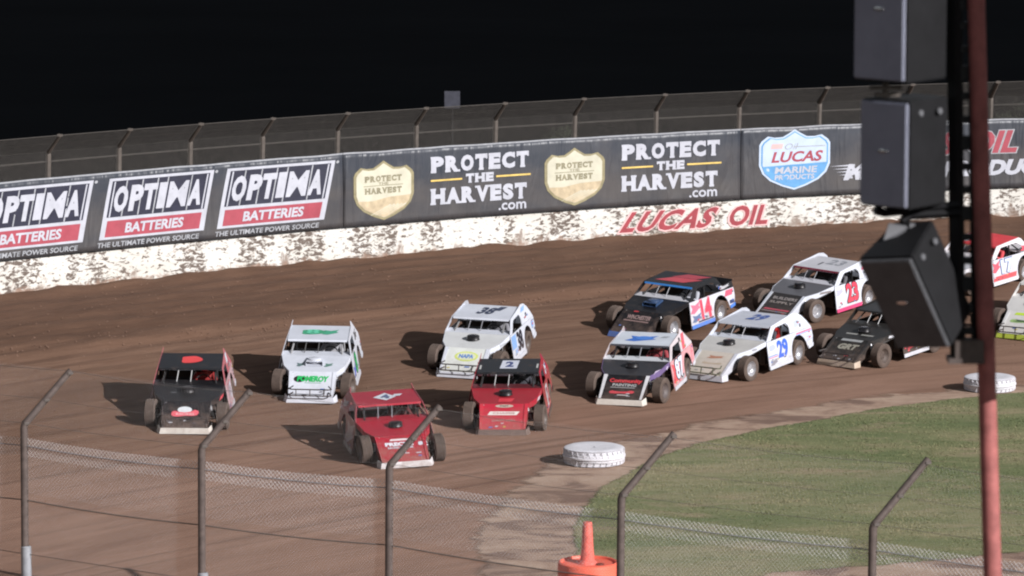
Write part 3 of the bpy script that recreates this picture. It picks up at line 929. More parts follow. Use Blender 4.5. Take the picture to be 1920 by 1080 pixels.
def arc(cy, cz, ry, rz, a0, a1, n=10):
    return [(cy + ry * math.cos(R(a0 + (a1 - a0) * k / n)), cz + rz * math.sin(R(a0 + (a1 - a0) * k / n))) for k in range(n + 1)]
DOOR = [(-0.42, 0.12), (0.86, 0.13)] + arc(1.37, 0.28, 0.46, 0.47, 196, 12, 12) + [(1.84, 0.30), (2.10, 0.34), (2.20, 0.60), (2.19, 0.84), (-0.34, 0.84)]
SAILS = {
    'round': [(-0.34, 0.85), (0.09, 1.205), (1.0, 1.30), (1.35, 1.345), (1.60, 1.31), (1.82, 1.20), (2.02, 1.03), (2.19, 0.85), (0.98, 0.85), (1.01, 0.98), (0.98, 1.09), (0.88, 1.16), (0.30, 1.135), (0.20, 1.09), (-0.10, 0.85)],
    'straight': [(-0.34, 0.85), (0.09, 1.205), (1.26, 1.30), (1.40, 1.40), (1.48, 1.36), (2.19, 0.90), (2.19, 0.85), (0.98, 0.85), (1.02, 1.14), (0.27, 1.135), (-0.12, 0.85)],
    'low': [(-0.34, 0.85), (0.09, 1.205), (1.26, 1.28), (1.36, 1.24), (1.62, 0.98), (2.19, 1.02), (2.19, 0.85), (1.55, 0.85), (1.2, 1.10), (1.05, 1.16), (0.27, 1.135), (-0.12, 0.85)],
}
def side_plate(outline, fx, sgn, th=0.012):
    return MB().plate([(sgn * fx(z), y, z) for y, z in outline], (-sgn * th, 0, 0)).mesh('p', tri=True)
def quadplate(fn, th=0.012, u0=0, u1=1, v0=0, v1=1, nu=1):
    a = [fn(u0 + (u1 - u0) * k / nu, v0, 0) for k in range(nu + 1)] + [fn(u1 - (u1 - u0) * k / nu, v1, 0) for k in range(nu + 1)]
    d = fn(0.5, 0.5, 1) - fn(0.5, 0.5, 0)
    return MB().plate(a, -d * th).mesh('p', tri=True)

def g_hood():
    h = surf('hood')
    ts = (0, 0.36, 1)
    return MB().plate([h(1, t, 0) for t in ts] + [h(0, t, 0) for t in reversed(ts)], (0, 0, -0.012)).mesh('hood', tri=True)
def g_tyre(w):
    h = w / 2
    prof = [(0.195, -h * 0.86), (0.225, -h * 0.98), (0.285, -h * 1.0), (0.315, -h * 0.94)]
    for i in range(7):       # tread blocks: shallow circumferential grooves
        a = -h * 0.86 + h * 1.72 * i / 7; b = a + h * 1.72 / 7
        prof += [(0.338, a + 0.006), (0.340, (a + b) / 2), (0.338, b - 0.006), (0.330, b)]
    prof += [(0.315, h * 0.94), (0.285, h), (0.225, h * 0.98), (0.195, h * 0.86)]
    return MB().lathe(prof, 28, 'X', closed=True).mesh('tyre', True)
def g_rim(w):
    h = w / 2
    mb = MB().lathe([(0.196, -h * 0.88), (0.210, -h * 0.9), (0.205, -h * 0.7), (0.17, -h * 0.4), (0.17, h * 0.4), (0.205, h * 0.7), (0.210, h * 0.9), (0.196, h * 0.88), (0.180, h * 0.62), (0.12, h * 0.30), (0.055, h * 0.34), (0.0, h * 0.34)], 24, 'X')
    for k in range(5):
        a = k * 2 * math.pi / 5
        mb.tube([(h * 0.3, 0.085 * math.cos(a), 0.085 * math.sin(a)), (h * 0.44, 0.085 * math.cos(a), 0.085 * math.sin(a))], 0.014, 6)
    return mb.mesh('rim', True)
def g_hub(w):
    return MB().lathe([(0.0, -w * 0.45), (0.07, -w * 0.45), (0.07, w * 0.12), (0.13, w * 0.12), (0.13, w * 0.05), (0.0, w * 0.05)], 14, 'X').mesh('hub', True)

def g_cage():
    mb = MB()
    r = 0.022
    for s_ in (-1, 1):
        mb.tube([(s_ * 0.62, -0.30, 0.30), (s_ * 0.62, -0.26, 0.84), (s_ * 0.56, 0.34, 1.16), (s_ * 0.56, 1.0, 1.20)], r, 6)
        mb.tube([(s_ * 0.60, 1.02, 0.25), (s_ * 0.56, 1.0, 1.20)], r, 6)
        mb.tube([(s_ * 0.55, 1.02, 1.15), (s_ * 0.50, 2.05, 0.55)], r, 6)
        for z in (0.42, 0.58, 0.72):
            mb.tube([(s_ * 0.68, -0.28, z), (s_ * 0.74, 0.35, z), (s_ * 0.66, 1.0, z)], r, 6)
        mb.tube([(s_ * 0.40, -1.95, 0.34), (s_ * 0.42, -1.2, 0.40), (s_ * 0.62, -0.3, 0.62)], r, 6)
    for y, z in ((0.34, 1.16), (1.0, 1.20), (-0.26, 0.80), (1.02, 0.70)):
        mb.tube([(-0.6, y, z), (0.6, y, z)], r, 6)
    mb.tube([(-0.55, 1.02, 0.3), (0.5, 1.0, 1.18)], r, 6)
    return mb.mesh('roll_cage', True)
def g_rail():
    mb = MB()
    for s_ in (-1, 1):
        mb.box((s_ * 0.42, -0.3, 0.19), (0.06, 3.6, 0.09))
    for y in (-1.7, -0.7, 0.4, 1.3):
        mb.box((0, y, 0.19), (0.80, 0.05, 0.06))
    return mb.mesh('frame_rail')
def g_engine():
    mb = MB().box((0, -0.85, 0.42), (0.34, 0.62, 0.36))
    mb.box((0.2, -0.85, 0.55), (0.16, 0.56, 0.13), Euler((0, R(35), 0)).to_matrix())
    mb.box((-0.2, -0.85, 0.55), (0.16, 0.56, 0.13), Euler((0, R(-35), 0)).to_matrix())
    mb.lathe([(0, -1.26), (0.09, -1.26), (0.09, -1.18), (0.05, -1.16)], 12, 'Y', (0, 0, 0.40))
    return mb.mesh('engine')
def g_header(s_):
    mb = MB()
    for k in range(4):
        y = -1.08 + k * 0.16
        mb.tube([(s_ * 0.26, y, 0.50), (s_ * 0.40, y + 0.03, 0.44), (s_ * 0.46, -0.45, 0.36), (s_ * 0.50, -0.1, 0.30)], 0.024, 6)
    return mb.mesh('exhaust_header', True)
def g_arms(s_, y):
    mb = MB()
    mb.tube([(s_ * 0.40, y - 0.22, 0.28), (s_ * 0.74, y, 0.27), (s_ * 0.40, y + 0.22, 0.28)], 0.02, 6)
    mb.tube([(s_ * 0.40, y - 0.16, 0.46), (s_ * 0.72, y, 0.44), (s_ * 0.40, y + 0.16, 0.46)], 0.018, 6)
    return mb.mesh('control_arm', True)
def g_shock(s_, y):
    mb = MB().tube([(s_ * 0.62, y - 0.06, 0.28), (s_ * 0.50, y - 0.02, 0.62)], [0.03, 0.03], 8)
    for k in range(6):
        t = 0.25 + 0.11 * k
        c = Vector((s_ * 0.62, y - 0.06, 0.28)).lerp(Vector((s_ * 0.50, y - 0.02, 0.62)), t)
        mb.lathe([(0.035, -0.008), (0.055, 0), (0.035, 0.008)], 10, 'Z', c)
    return mb.mesh('shock', True)
def g_bumper():
    mb = MB()
    for z, y in ((0.30, -2.36), (0.45, -2.30)):
        mb.tube([(-0.42, y + 0.28, z + 0.02), (-0.50, y + 0.06, z), (-0.44, y, z), (0.44, y, z), (0.50, y + 0.06, z), (0.42, y + 0.28, z + 0.02)], 0.017, 6)
    for x in (-0.33, 0.0, 0.33):
        mb.tube([(x, -2.36, 0.28), (x, -2.30, 0.46)], 0.014, 6)
    return mb.mesh('front_bumper', True)
def g_rear_bumper():
    mb = MB()
    for z in (0.32, 0.52):
        mb.tube([(-0.62, 2.12, z), (-0.58, 2.27, z), (0.58, 2.27, z), (0.62, 2.12, z)], 0.02, 6)
    return mb.mesh('rear_bumper', True)
def g_valance():
    pts = [(-0.64, -2.10, 0.10), (-0.57, -2.28, 0.09), (0.57, -2.28, 0.09), (0.64, -2.10, 0.10)]
    mb = MB()
    up = [(-0.61, -2.06, 0.27), (-0.54, -2.235, 0.225), (0.54, -2.235, 0.225), (0.61, -2.06, 0.27)]
    for i in range(3):
        mb.plate([pts[i], pts[i + 1], up[i + 1], up[i]], (0, 0.012, 0.004))
    return mb.mesh('front_valance')
def g_seat():
    mb = MB().box((0.30, 0.72, 0.34), (0.46, 0.48, 0.10))
    mb.box((0.30, 0.96, 0.66), (0.46, 0.09, 0.66), Euler((R(-12), 0, 0)).to_matrix())
    for s_ in (-1, 1):
        mb.box((0.30 + s_ * 0.23, 0.88, 0.66), (0.05, 0.22, 0.30)); mb.box((0.30 + s_ * 0.18, 0.92, 1.0), (0.04, 0.2, 0.16))
    return mb.mesh('seat')
def g_steer():
    mb = MB()
    c = Vector((0.30, 0.24, 0.80)); q = Euler((R(68), 0, 0)).to_matrix()
    pts = [c + q @ Vector((0.18 * math.cos(k * math.pi / 9), 0.18 * math.sin(k * math.pi / 9), 0)) for k in range(19)]
    mb.tube(pts, 0.016, 6, False)
    mb.tube([pts[0], pts[9]], 0.012, 6); mb.tube([c, pts[14]], 0.012, 6)
    mb.tube([c, c + Vector((0, -0.45, -0.14))], 0.018, 6)
    return mb.mesh('steering_wheel', True)
def g_floor():
    mb = MB().box((0, 0.95, 0.20), (1.50, 2.35, 0.03))
    mb.plate([(-0.76, -0.30, 0.2), (0.76, -0.30, 0.2), (0.76, -0.24, 0.83), (-0.76, -0.24, 0.83)], (0, 0.015, 0))     # firewall
    mb.plate([(-0.74, 1.18, 0.2), (0.74, 1.18, 0.2), (0.74, 1.24, 0.82), (-0.74, 1.24, 0.82)], (0, 0.015, 0))
    return mb.mesh('floor_pan')
def g_filter():
    return MB().lathe([(0.0, 0.115), (0.13, 0.115), (0.155, 0.10), (0.155, 0.02), (0.17, 0.0), (0.0, 0.0)], 20, 'Z', (0, -0.78, 0.80)).mesh('air_cleaner', True)
def g_scoop():
    mb = MB()
    a = [(-0.20, -1.02, 0.76), (0.20, -1.02, 0.76), (0.20, -1.00, 0.86), (-0.20, -1.00, 0.86)]
    b = [(-0.16, -0.50, 0.845), (0.16, -0.50, 0.845), (0.15, -0.55, 0.90), (-0.15, -0.55, 0.90)]
    mb.add(a + b, [(0, 1, 5, 4), (1, 2, 6, 5), (2, 3, 7, 6), (3, 0, 4, 7), (4, 5, 6, 7)])
    return mb.mesh('hood_scoop')

def g_person():
    """seated driver, one skinned surface; arms forward, hands closed on the wheel"""
    bm = bmesh.new()
    sk = bm.verts.layers.skin.verify()
    V = {}
    def v(k, co, r, root=False):
        x = bm.verts.new(co); x[sk].radius = (r, r); x[sk].use_root = root; V[k] = x
    def e(*ks):
        for a, b in zip(ks, ks[1:]): bm.edges.new((V[a], V[b]))
    cx = 0.30
    v('pel', (cx, 0.76, 0.46), 0.145, True); v('waist', (cx, 0.80, 0.60), 0.14); v('chest', (cx, 0.81, 0.80), 0.165)
    v('neck', (cx, 0.79, 0.95), 0.065); v('head', (cx, 0.76, 1.03), 0.085); v('crown', (cx, 0.76, 1.10), 0.075)
    e('pel', 'waist', 'chest', 'neck', 'head', 'crown')
    for s_, n in ((-1, 'r'), (1, 'l')):
        v('sh' + n, (cx + s_ * 0.19, 0.80, 0.86), 0.075); v('el' + n, (cx + s_ * 0.27, 0.58, 0.70), 0.052)
        v('wr' + n, (cx + s_ * 0.195, 0.34, 0.815), 0.036); v('pm' + n, (cx + s_ * 0.185, 0.275, 0.83), 0.036)
        e('chest', 'sh' + n, 'el' + n, 'wr' + n, 'pm' + n)
        for k in range(4):
            z = 0.795 + 0.022 * k; L = (0.9, 1.0, 0.95, 0.8)[3 - k]
            v('f%s%d' % (n, k), (cx + s_ * 0.192, 0.235 - 0.02 * L, z + 0.012), 0.0095)
            v('g%s%d' % (n, k), (cx + s_ * 0.165, 0.212 - 0.015 * L, z + 0.012), 0.009)
            v('h%s%d' % (n, k), (cx + s_ * 0.145, 0.235, z + 0.012), 0.008)
            e('pm' + n, 'f%s%d' % (n, k), 'g%s%d' % (n, k), 'h%s%d' % (n, k))
        v('t' + n, (cx + s_ * 0.155, 0.29, 0.865), 0.011); v('u' + n, (cx + s_ * 0.14, 0.25, 0.875), 0.009)
        e('pm' + n, 't' + n, 'u' + n)
        v('hp' + n, (cx + s_ * 0.11, 0.70, 0.45), 0.095); v('kn' + n, (cx + s_ * 0.15, 0.28, 0.56), 0.068)
        v('an' + n, (cx + s_ * 0.13, -0.06, 0.34), 0.045); v('to' + n, (cx + s_ * 0.13, -0.17, 0.42), 0.04)
        e('pel', 'hp' + n, 'kn' + n, 'an' + n, 'to' + n)
    me = bpy.data.meshes.new('person'); bm.to_mesh(me); bm.free()
    o = bpy.data.objects.new('tmp', me); COL.objects.link(o)
    o.modifiers.new('s', 'SKIN'); m = o.modifiers.new('d', 'SUBSURF'); m.levels = 1
    dg = bpy.context.evaluated_depsgraph_get()
    out = bpy.data.meshes.new_from_object(o.evaluated_get(dg))
    bpy.data.objects.remove(o); bpy.data.meshes.remove(me)
    for p in out.polygons: p.use_smooth = True
    out.materials.clear()
    return out
def g_helmet():
    mb = MB()
    n, m = 18, 12
    vs, fs = [], []
    for i in range(m + 1):
        a = math.pi * (i / m) * 0.86
        for k in range(n):
            b = 2 * math.pi * k / n
            x, y, z = 0.125 * math.sin(a) * math.cos(b), 0.145 * math.sin(a) * math.sin(b), 0.135 * math.cos(a)
            if y < 0 and z < 0: y *= 1.12          # chin bar
            vs.append((0.30 + x, 0.75 + y, 1.075 + z))
    for i in range(m):
        for k in range(n):
            fs.append((i * n + k, i * n + (k + 1) % n, (i + 1) * n + (k + 1) % n, (i + 1) * n + k))
    return mb.add(vs, fs).mesh('helmet', True)
def g_visor():
    vs, fs = [], []
    for i in range(5):
        a = R(66 + i * 11)
        for k in range(13):
            b = R(200 + k * 140 / 12)
            vs.append((0.30 + 0.130 * math.sin(a) * math.cos(b), 0.75 + 0.152 * math.sin(a) * math.sin(b), 1.075 + 0.135 * math.cos(a)))
    for i in range(4):
        for k in range(12): fs.append((i * 13 + k, i * 13 + k + 1, (i + 1) * 13 + k + 1, (i + 1) * 13 + k))
    return MB().add(vs, fs).mesh('visor', True)

def race_car(px, py, phi, c, label, decals, driver, sail='round', steer=0.0, roll=-2.6, scoop=False, bumper=True, spoiler=None, pitch=1.4, scale=1.0):
    """px, py: picture point of the ground under the middle of the nose; phi: how far the car points to the left of straight at the camera"""
    P = hit(px, py)
    az = math.atan2(P.x, P.y)
    yaw = -R(phi) - az
    fwd = Vector((math.sin(yaw), -math.cos(yaw), 0))
    ctr = P - fwd * 2.28 * scale
    gz = ground(ctr.x, ctr.y)
    gx = (ground(ctr.x + 1, ctr.y) - ground(ctr.x - 1, ctr.y)) / 2
    gy = (ground(ctr.x, ctr.y + 1) - ground(ctr.x, ctr.y - 1)) / 2
    n = Vector((-gx, -gy, 1)).normalized()
    q = Vector((0, 0, 1)).rotation_difference(n)
    rot = (q.to_matrix() @ Matrix.Rotation(yaw, 3, 'Z'))
    car = empty('race_car', (ctr.x, ctr.y, gz), rot.to_euler())
    car.scale = (1.13 * scale, 1.02 * scale, 1.04 * scale)
    tag(car, label, 'race car', 'dirt modified race cars')
    tilt = Matrix.Rotation(R(roll), 4, 'Y') @ Matrix.Rotation(R(pitch), 4, 'X')
    body = []
    mud = c.get('mud', 0.5) * 1.25
    pc = lambda k: P_(c[k], mud)
    def part(name, key, gen, mat, parent=None, tilted=True):
        o = link(name, cached(key, gen), mat, parent or car)
        if tilted and parent is None: o.matrix_local = tilt
        return o
    F = {k: surf(k) for k in ('nose', 'hood', 'roof', 'left', 'right', 'hood_edge')}
    nose = part('nose_panel', 'nose', lambda: quadplate(F['nose']), pc('nose'))
    for s_ in (-1, 1):
        part('nose_side', ('ns', s_), lambda s_=s_: MB().plate([(s_ * 0.522, -2.22, 0.225), (s_ * 0.562, -1.36, 0.695), (s_ * 0.562, -1.30, 0.36), (s_ * 0.525, -1.9, 0.20)], (-s_ * 0.012, 0, 0)).mesh('p'), pc('nose_side'))
        part('nose_edge', ('ne', s_), lambda s_=s_: MB().plate([F['nose'](0.5 + s_ * 0.505, 0.02, 0.016), F['nose'](0.5 + s_ * 0.505, 0.99, 0.016), F['nose'](0.5 + s_ * 0.425, 0.99, 0.016), F['nose'](0.5 + s_ * 0.455, 0.02, 0.016)], (0, 0.006, -0.011)).mesh('p'), pc('nose_edge'))
        part('hood_side', ('hs', s_), lambda s_=s_: MB().plate([(s_ * 0.562, -1.36, 0.695), (s_ * 0.724, -0.993, 0.758), (s_ * 0.729, -0.993, 0.62), (s_ * 0.564, -1.36, 0.53)], (-s_ * 0.012, 0, 0)).plate([(s_ * 0.724, -0.993, 0.758), (s_ * 0.827, -0.34, 0.868), (s_ * 0.831, -0.34, 0.745), (s_ * 0.729, -0.993, 0.62)], (-s_ * 0.012, 0, 0)).mesh('p'), pc('hood_side'))
    hood = part('hood', 'hood', g_hood, pc('hood'))
    part('cowl', 'cowl', lambda: MB().plate([(-0.822, -0.335, 0.868), (0.822, -0.335, 0.868), (0.815, 0.04, 0.895), (-0.815, 0.04, 0.895)], (0, 0, -0.012)).mesh('p'), pc('cowl'))
    part('dashboard', 'dash', lambda: MB().plate([(-0.80, 0.045, 0.72), (0.80, 0.045, 0.72), (0.80, 0.045, 0.892), (-0.80, 0.045, 0.892)], (0, 0.012, 0)).mesh('p'), M_DARK)
    roof = part('roof', 'roof', lambda: quadplate(F['roof'], 0.02), pc('roof'))
    part('roof_visor', 'visorp', lambda: MB().plate([(-0.715, 0.07, 1.195), (0.715, 0.07, 1.195), (0.71, 0.045, 1.15), (-0.71, 0.045, 1.15)], (0, 0.01, 0)).mesh('p'), pc('visor'))
    for s_ in (-1, 1):
        so = part('sail_panel', ('sail', sail, s_), lambda s_=s_: side_plate(SAILS[sail], xs_sail, s_), pc('sail'))
        do = part('door_panel', ('door', s_), lambda s_=s_: side_plate(DOOR, xs_door, s_), pc('door'))
        part('rub_rail', ('rub', s_), lambda s_=s_: MB().plate([(s_ * (xs_door(z) + 0.006), y, z) for y, z in ((-0.42, 0.11), (0.86, 0.12), (0.90, 0.215), (-0.41, 0.205))], (s_ * 0.014, 0, 0)).mesh('p'), pc('rail'))
        part('tail_rail', ('rub2', s_), lambda s_=s_: MB().plate([(s_ * (xs_door(z) + 0.006), y, z) for y, z in ((1.84, 0.295), (2.105, 0.335), (2.14, 0.42), (1.845, 0.38))], (s_ * 0.014, 0, 0)).mesh('p'), pc('rail'))
        if s_ > 0: sailL, doorL = so, do
        else: sailR, doorR = so, do
        part('exhaust_header', ('hd', s_), lambda s_=s_: g_header(s_), M_ENGINE)
        part('control_arm', ('ca', s_), lambda s_=s_: g_arms(s_, -1.38), M_FRAME, None, False)
        part('shock', ('sh', s_), lambda s_=s_: g_shock(s_, -1.38), M_ALU, None, False)
    part('rear_deck', 'deck', lambda: MB().plate([(-0.83, 1.25, 0.838), (0.83, 1.25, 0.838), (0.835, 2.18, 0.842), (-0.835, 2.18, 0.842)], (0, 0, -0.012)).mesh('p'), pc('deck'))
    part('rear_panel', 'rpan', lambda: MB().plate([(-0.88, 2.19, 0.40), (0.88, 2.19, 0.40), (0.835, 2.19, 0.845), (-0.835, 2.19, 0.845)], (0, 0.012, 0)).mesh('p'), pc('deck'))
    if spoiler:
        part('spoiler', 'spoil', lambda: MB().plate([(-0.79, 2.16, 0.866), (0.79, 2.16, 0.866), (0.79, 2.22, 1.06), (-0.79, 2.22, 1.06)], (0, 0.012, 0)).mesh('p'), P_(spoiler, mud))
    part('front_valance', 'val', g_valance, pc('lip'))
    if bumper: part('front_bumper', 'bump', g_bumper, P_(c.get('bumper', BLACK), 0.3))
    part('rear_bumper', 'rbump', g_rear_bumper, M_FRAME)
    if scoop: part('hood_scoop', 'scoop', g_scoop, P_(scoop if isinstance(scoop, tuple) else c['hood'], 0.3))
    part('air_cleaner', 'filter', g_filter, P_(c.get('filter', BLACK), 0.3))
    part('floor_pan', 'floor', g_floor, M_MUDFLOOR)
    part('seat', 'seat', g_seat, P_(c.get('seat', BLACK), 0.0))
    part('steering_wheel', 'steer', g_steer, M_DARK)
    part('roll_cage', 'cage', g_cage, P_(c.get('cage', (0.03, 0.03, 0.031)), 0.2))
    part('frame_rail', 'rail', g_rail, M_FRAME)
    part('engine', 'engine', g_engine, M_ENGINE)
    part('radiator', 'radiator', lambda: MB().box((0, -1.62, 0.34), (0.56, 0.06, 0.26)).mesh('radiator'), M_ENGINE)
    for x in (-0.30, 0.02):
        part('windshield_bar', ('wb', x), lambda x=x: MB().tube([(x, -0.12, 0.885), (x * 0.96 + 0.03, 0.10, 1.18)], 0.011, 6).mesh('b', True), P_(c.get('bars', GREY), 0.1))
    for s_, y, wd in ((-1, -1.38, 0.25), (1, -1.38, 0.25), (-1, 1.37, 0.29), (1, 1.37, 0.29)):
        front = y < 0
        xw = s_ * (0.82 if front else 0.76)
        w_ = link('wheel', cached(('hub', wd), lambda wd=wd: g_hub(wd)), M_ENGINE, car)
        ang = R(steer) if front else 0.0
        w_.location = (xw, y, 0.335)
        w_.rotation_euler = (rnd.uniform(0, 6), 0 if not front else R(-3 * s_), ang + (0 if s_ > 0 else math.pi))
        w_.rotation_mode = 'XYZ'
        link('tyre', cached(('tyre', wd), lambda wd=wd: g_tyre(wd)), M_TYRE, w_)
        link('rim', cached(('rim', wd), lambda wd=wd: g_rim(wd)), (M_CHROME if c.get('rim', (0.5, 0.5, 0.5))[0] > 0.3 else P_(c['rim'], 0.35, 0.3)), w_)
    sr = random.Random(int(px))
    tones = [(0.45, 0.46, 0.5), (0.08, 0.08, 0.1), (0.5, 0.06, 0.08), (0.08, 0.16, 0.42), (0.5, 0.42, 0.1), (0.3, 0.3, 0.33)]
    decals = list(decals)
    for _ in range(9):
        y0 = sr.choice((sr.uniform(-0.36, -0.05), sr.uniform(0.0, 0.8), sr.uniform(1.86, 2.05)))
        z0 = sr.uniform(0.24, 0.34) if y0 < 0.85 else sr.uniform(0.46, 0.76)
        decals.append(('sticker', 'side', sr.choice((RECT, slant(0.2), BLOB)), (y0, z0, y0 + sr.uniform(0.06, 0.13), z0 + sr.uniform(0.03, 0.06)), sr.choice(tones), 0.012))
    for _ in range(5):
        y0, z0 = sr.uniform(1.15, 1.6), sr.uniform(0.88, 1.10)
        decals.append(('sticker', 'side', sr.choice((RECT, slant(0.2), BLOB)), (y0, z0, y0 + sr.uniform(0.07, 0.16), z0 + sr.uniform(0.03, 0.06)), sr.choice(tones), 0.012))
    for _ in range(4):
        u0, v0 = sr.uniform(0.1, 0.8), sr.uniform(0.02, 0.3)
        decals.append(('sticker', 'nose', sr.choice((RECT, slant(0.2))), (u0, v0, u0 + sr.uniform(0.05, 0.12), v0 + sr.uniform(0.03, 0.05)), sr.choice(tones), 0.012))
    owners = dict(nose=nose, hood=hood, roof=roof, left=None, right=None, hood_edge=hood)
    for d in decals:
        kind, sf, shape, rect, col, off = d[:6]
        names = ['left', 'right'] if sf == 'side' else [sf]
        for s2 in names:
            fn = F[s2]
            r_ = rect
            if s2 == 'right' and sf == 'side': r_ = (rect[2], rect[1], rect[0], rect[3])
            own = owners[s2]
            if own is None:
                low = rect[1] < 0.845
                own = {('left', True): doorL, ('left', False): sailL, ('right', True): doorR, ('right', False): sailR}[(s2, low)]
            decal(kind, shape, fn, r_, off, P_(col, 0.25), own, d[6] if len(d) > 6 else 0.0)
    hel, suit, dlab = driver
    p = link('person', cached('person', g_person), P_(suit, 0.05, 0.8))
    p.matrix_world = Matrix.LocRotScale(car.location, car.rotation_euler, car.scale) @ tilt
    tag(p, dlab, 'person', 'drivers seated in the race cars')
    h = link('helmet', cached('helmet', g_helmet), P_(hel, 0.05, 0.25), p)
    link('visor', cached('visor', g_visor), M_DARK, h)
    return car

def livery(base, **kw):
    d = {k: base for k in ('nose', 'nose_side', 'nose_edge', 'hood', 'hood_side', 'cowl', 'roof', 'visor', 'sail', 'door', 'rail', 'deck', 'lip')}
    d.update(kw)
    return d
T = text2d
def num(sf, body, rect, col, edge=None, o=0.005, shear=0.0):
    out = []
    g = 0.06 * (rect[2] - rect[0]); gv = 0.06 * (rect[3] - rect[1])
    if edge: out.append(('number_edge', sf, T(body, 0.075, shear), (rect[0] - g, rect[1] - gv, rect[2] + g, rect[3] + gv), edge, o))
    out.append(('number', sf, T(body, 0.04, shear), rect, col, o + 0.005))
    return out
def let(sf, body, rect, col, o=0.010, bold=0.02, shear=0.0, sk=0.0):
    return [('lettering', sf, T(body, bold, shear), rect, col, o, sk)]
def shp(kind, sf, shape, rect, col, o=0.005, sk=0.0):
    return [(kind, sf, shape, rect, col, o, sk)]
BLOB = poly2d([(0.5 + 0.5 * math.cos(a) * (0.86 + 0.14 * math.cos(3 * a)), 0.5 + 0.5 * math.sin(a) * (0.86 + 0.14 * math.sin(2 * a + 1))) for a in [k * 2 * math.pi / 24 for k in range(24)]])
RIBBON = poly2d([(0.0, 0.30), (0.06, 0.05), (0.25, 0.0), (0.5, 0.14), (0.75, 0.10), (0.94, 0.22), (1.0, 0.55), (0.97, 0.85), (0.85, 1.0), (0.7, 0.72), (0.5, 0.62), (0.3, 0.66), (0.12, 0.85), (0.03, 0.7)])
WING = poly2d([(0, 0.1), (0.35, 0.0), (1.0, 0.45), (0.85, 0.6), (1.0, 1.0), (0.5, 0.75), (0.1, 0.9), (0.22, 0.5)])

# 1 black car, far left
race_car(346, 815, 4, livery(BLACK, sail=(0.42, 0.12, 0.14), rail=WHITE, lip=(0.62, 0.60, 0.55), door=(0.50, 0.34, 0.36), rim=(0.03, 0.03, 0.03), mud=0.4, bars=(0.45, 0.45, 0.45)),
    'black race car with a red roof badge, leftmost of the pack',
    shp('roof_badge', 'roof', BLOB, (0.30, 0.25, 0.68, 0.86), (0.72, 0.06, 0.06)) +
    shp('emblem', 'nose', ellipse2d(), (0.33, 0.56, 0.63, 0.80), (0.55, 0.58, 0.60), 0.005) + shp('emblem', 'nose', RIBBON, (0.20, 0.42, 0.78, 0.68), (0.62, 0.10, 0.13), 0.010) +
    let('nose', 'RACING', (0.30, 0.47, 0.68, 0.56), (0.7, 0.4, 0.42), 0.014) +
    shp('vent', 'hood', RECT, (0.42, 0.50, 0.56, 0.54), (0.35, 0.36, 0.38), 0.005) + shp('vent', 'hood', RECT, (0.24, 0.50, 0.32, 0.53), (0.25, 0.26, 0.28), 0.005) +
    shp('stripe', 'hood_edge', slant(0.3), (-1.0, 0.62, -0.5, 0.70), BRED, 0.006) +
    num('side', '10', (0.10, 0.30, 0.75, 0.76), WHITE, BRED) + shp('graphic', 'side', slant(0.2), (1.12, 1.05, 1.55, 1.28), WHITE),
    ((0.55, 0.03, 0.04), (0.25, 0.02, 0.02), 'person in a red helmet driving the leftmost black car'), 'straight', steer=-6, bumper=False)
# 2 white and green car
race_car(582, 757, 5, livery(WHITE, rim=(0.04, 0.04, 0.04), mud=0.16, cage=(0.30, 0.30, 0.31), filter=WHITE, bars=(0.1, 0.1, 0.1)),
    'white race car with green lettering on its nose and bright white bumper',
    shp('nose_badge', 'nose', ellipse2d(), (0.10, 0.58, 0.34, 0.83), BLACK, 0.005) + let('nose', 'POMEROY', (0.17, 0.60, 0.86, 0.83), (0.01, 0.42, 0.10), 0.010, 0.05, 0.15) +
    shp('nose_rule', 'nose', RECT, (0.34, 0.55, 0.70, 0.57), (0.1, 0.35, 0.2), 0.005) +
    shp('roof_badge', 'roof', BLOB, (0.16, 0.30, 0.62, 0.75), (0.04, 0.32, 0.16)) + num('roof', '8', (0.28, 0.38, 0.50, 0.68), (0.12, 0.55, 0.35), None, 0.010) + shp('roof_flash', 'roof', WING, (0.55, 0.35, 0.82, 0.70), (0.05, 0.34, 0.2), 0.008) +
    shp('hood_mark', 'hood', WING, (0.20, 0.30, 0.34, 0.55), (0.10, 0.16, 0.16)) + shp('hood_mark', 'hood', WING, (0.66, 0.30, 0.80, 0.55), (0.10, 0.2, 0.16)) +
    num('side', '8', (0.15, 0.28, 0.62, 0.80), GREEN, BLACK) + shp('graphic', 'side', WING, (-0.38, 0.28, 0.12, 0.60), (0.10, 0.16, 0.55)) + shp('graphic', 'side', WING, (1.2, 0.90, 1.7, 1.15), (0.08, 0.09, 0.10)),
    (WHITE, (0.3, 0.3, 0.32), 'person in a white helmet driving the white and green car'), 'straight', steer=-10, scoop=WHITE)
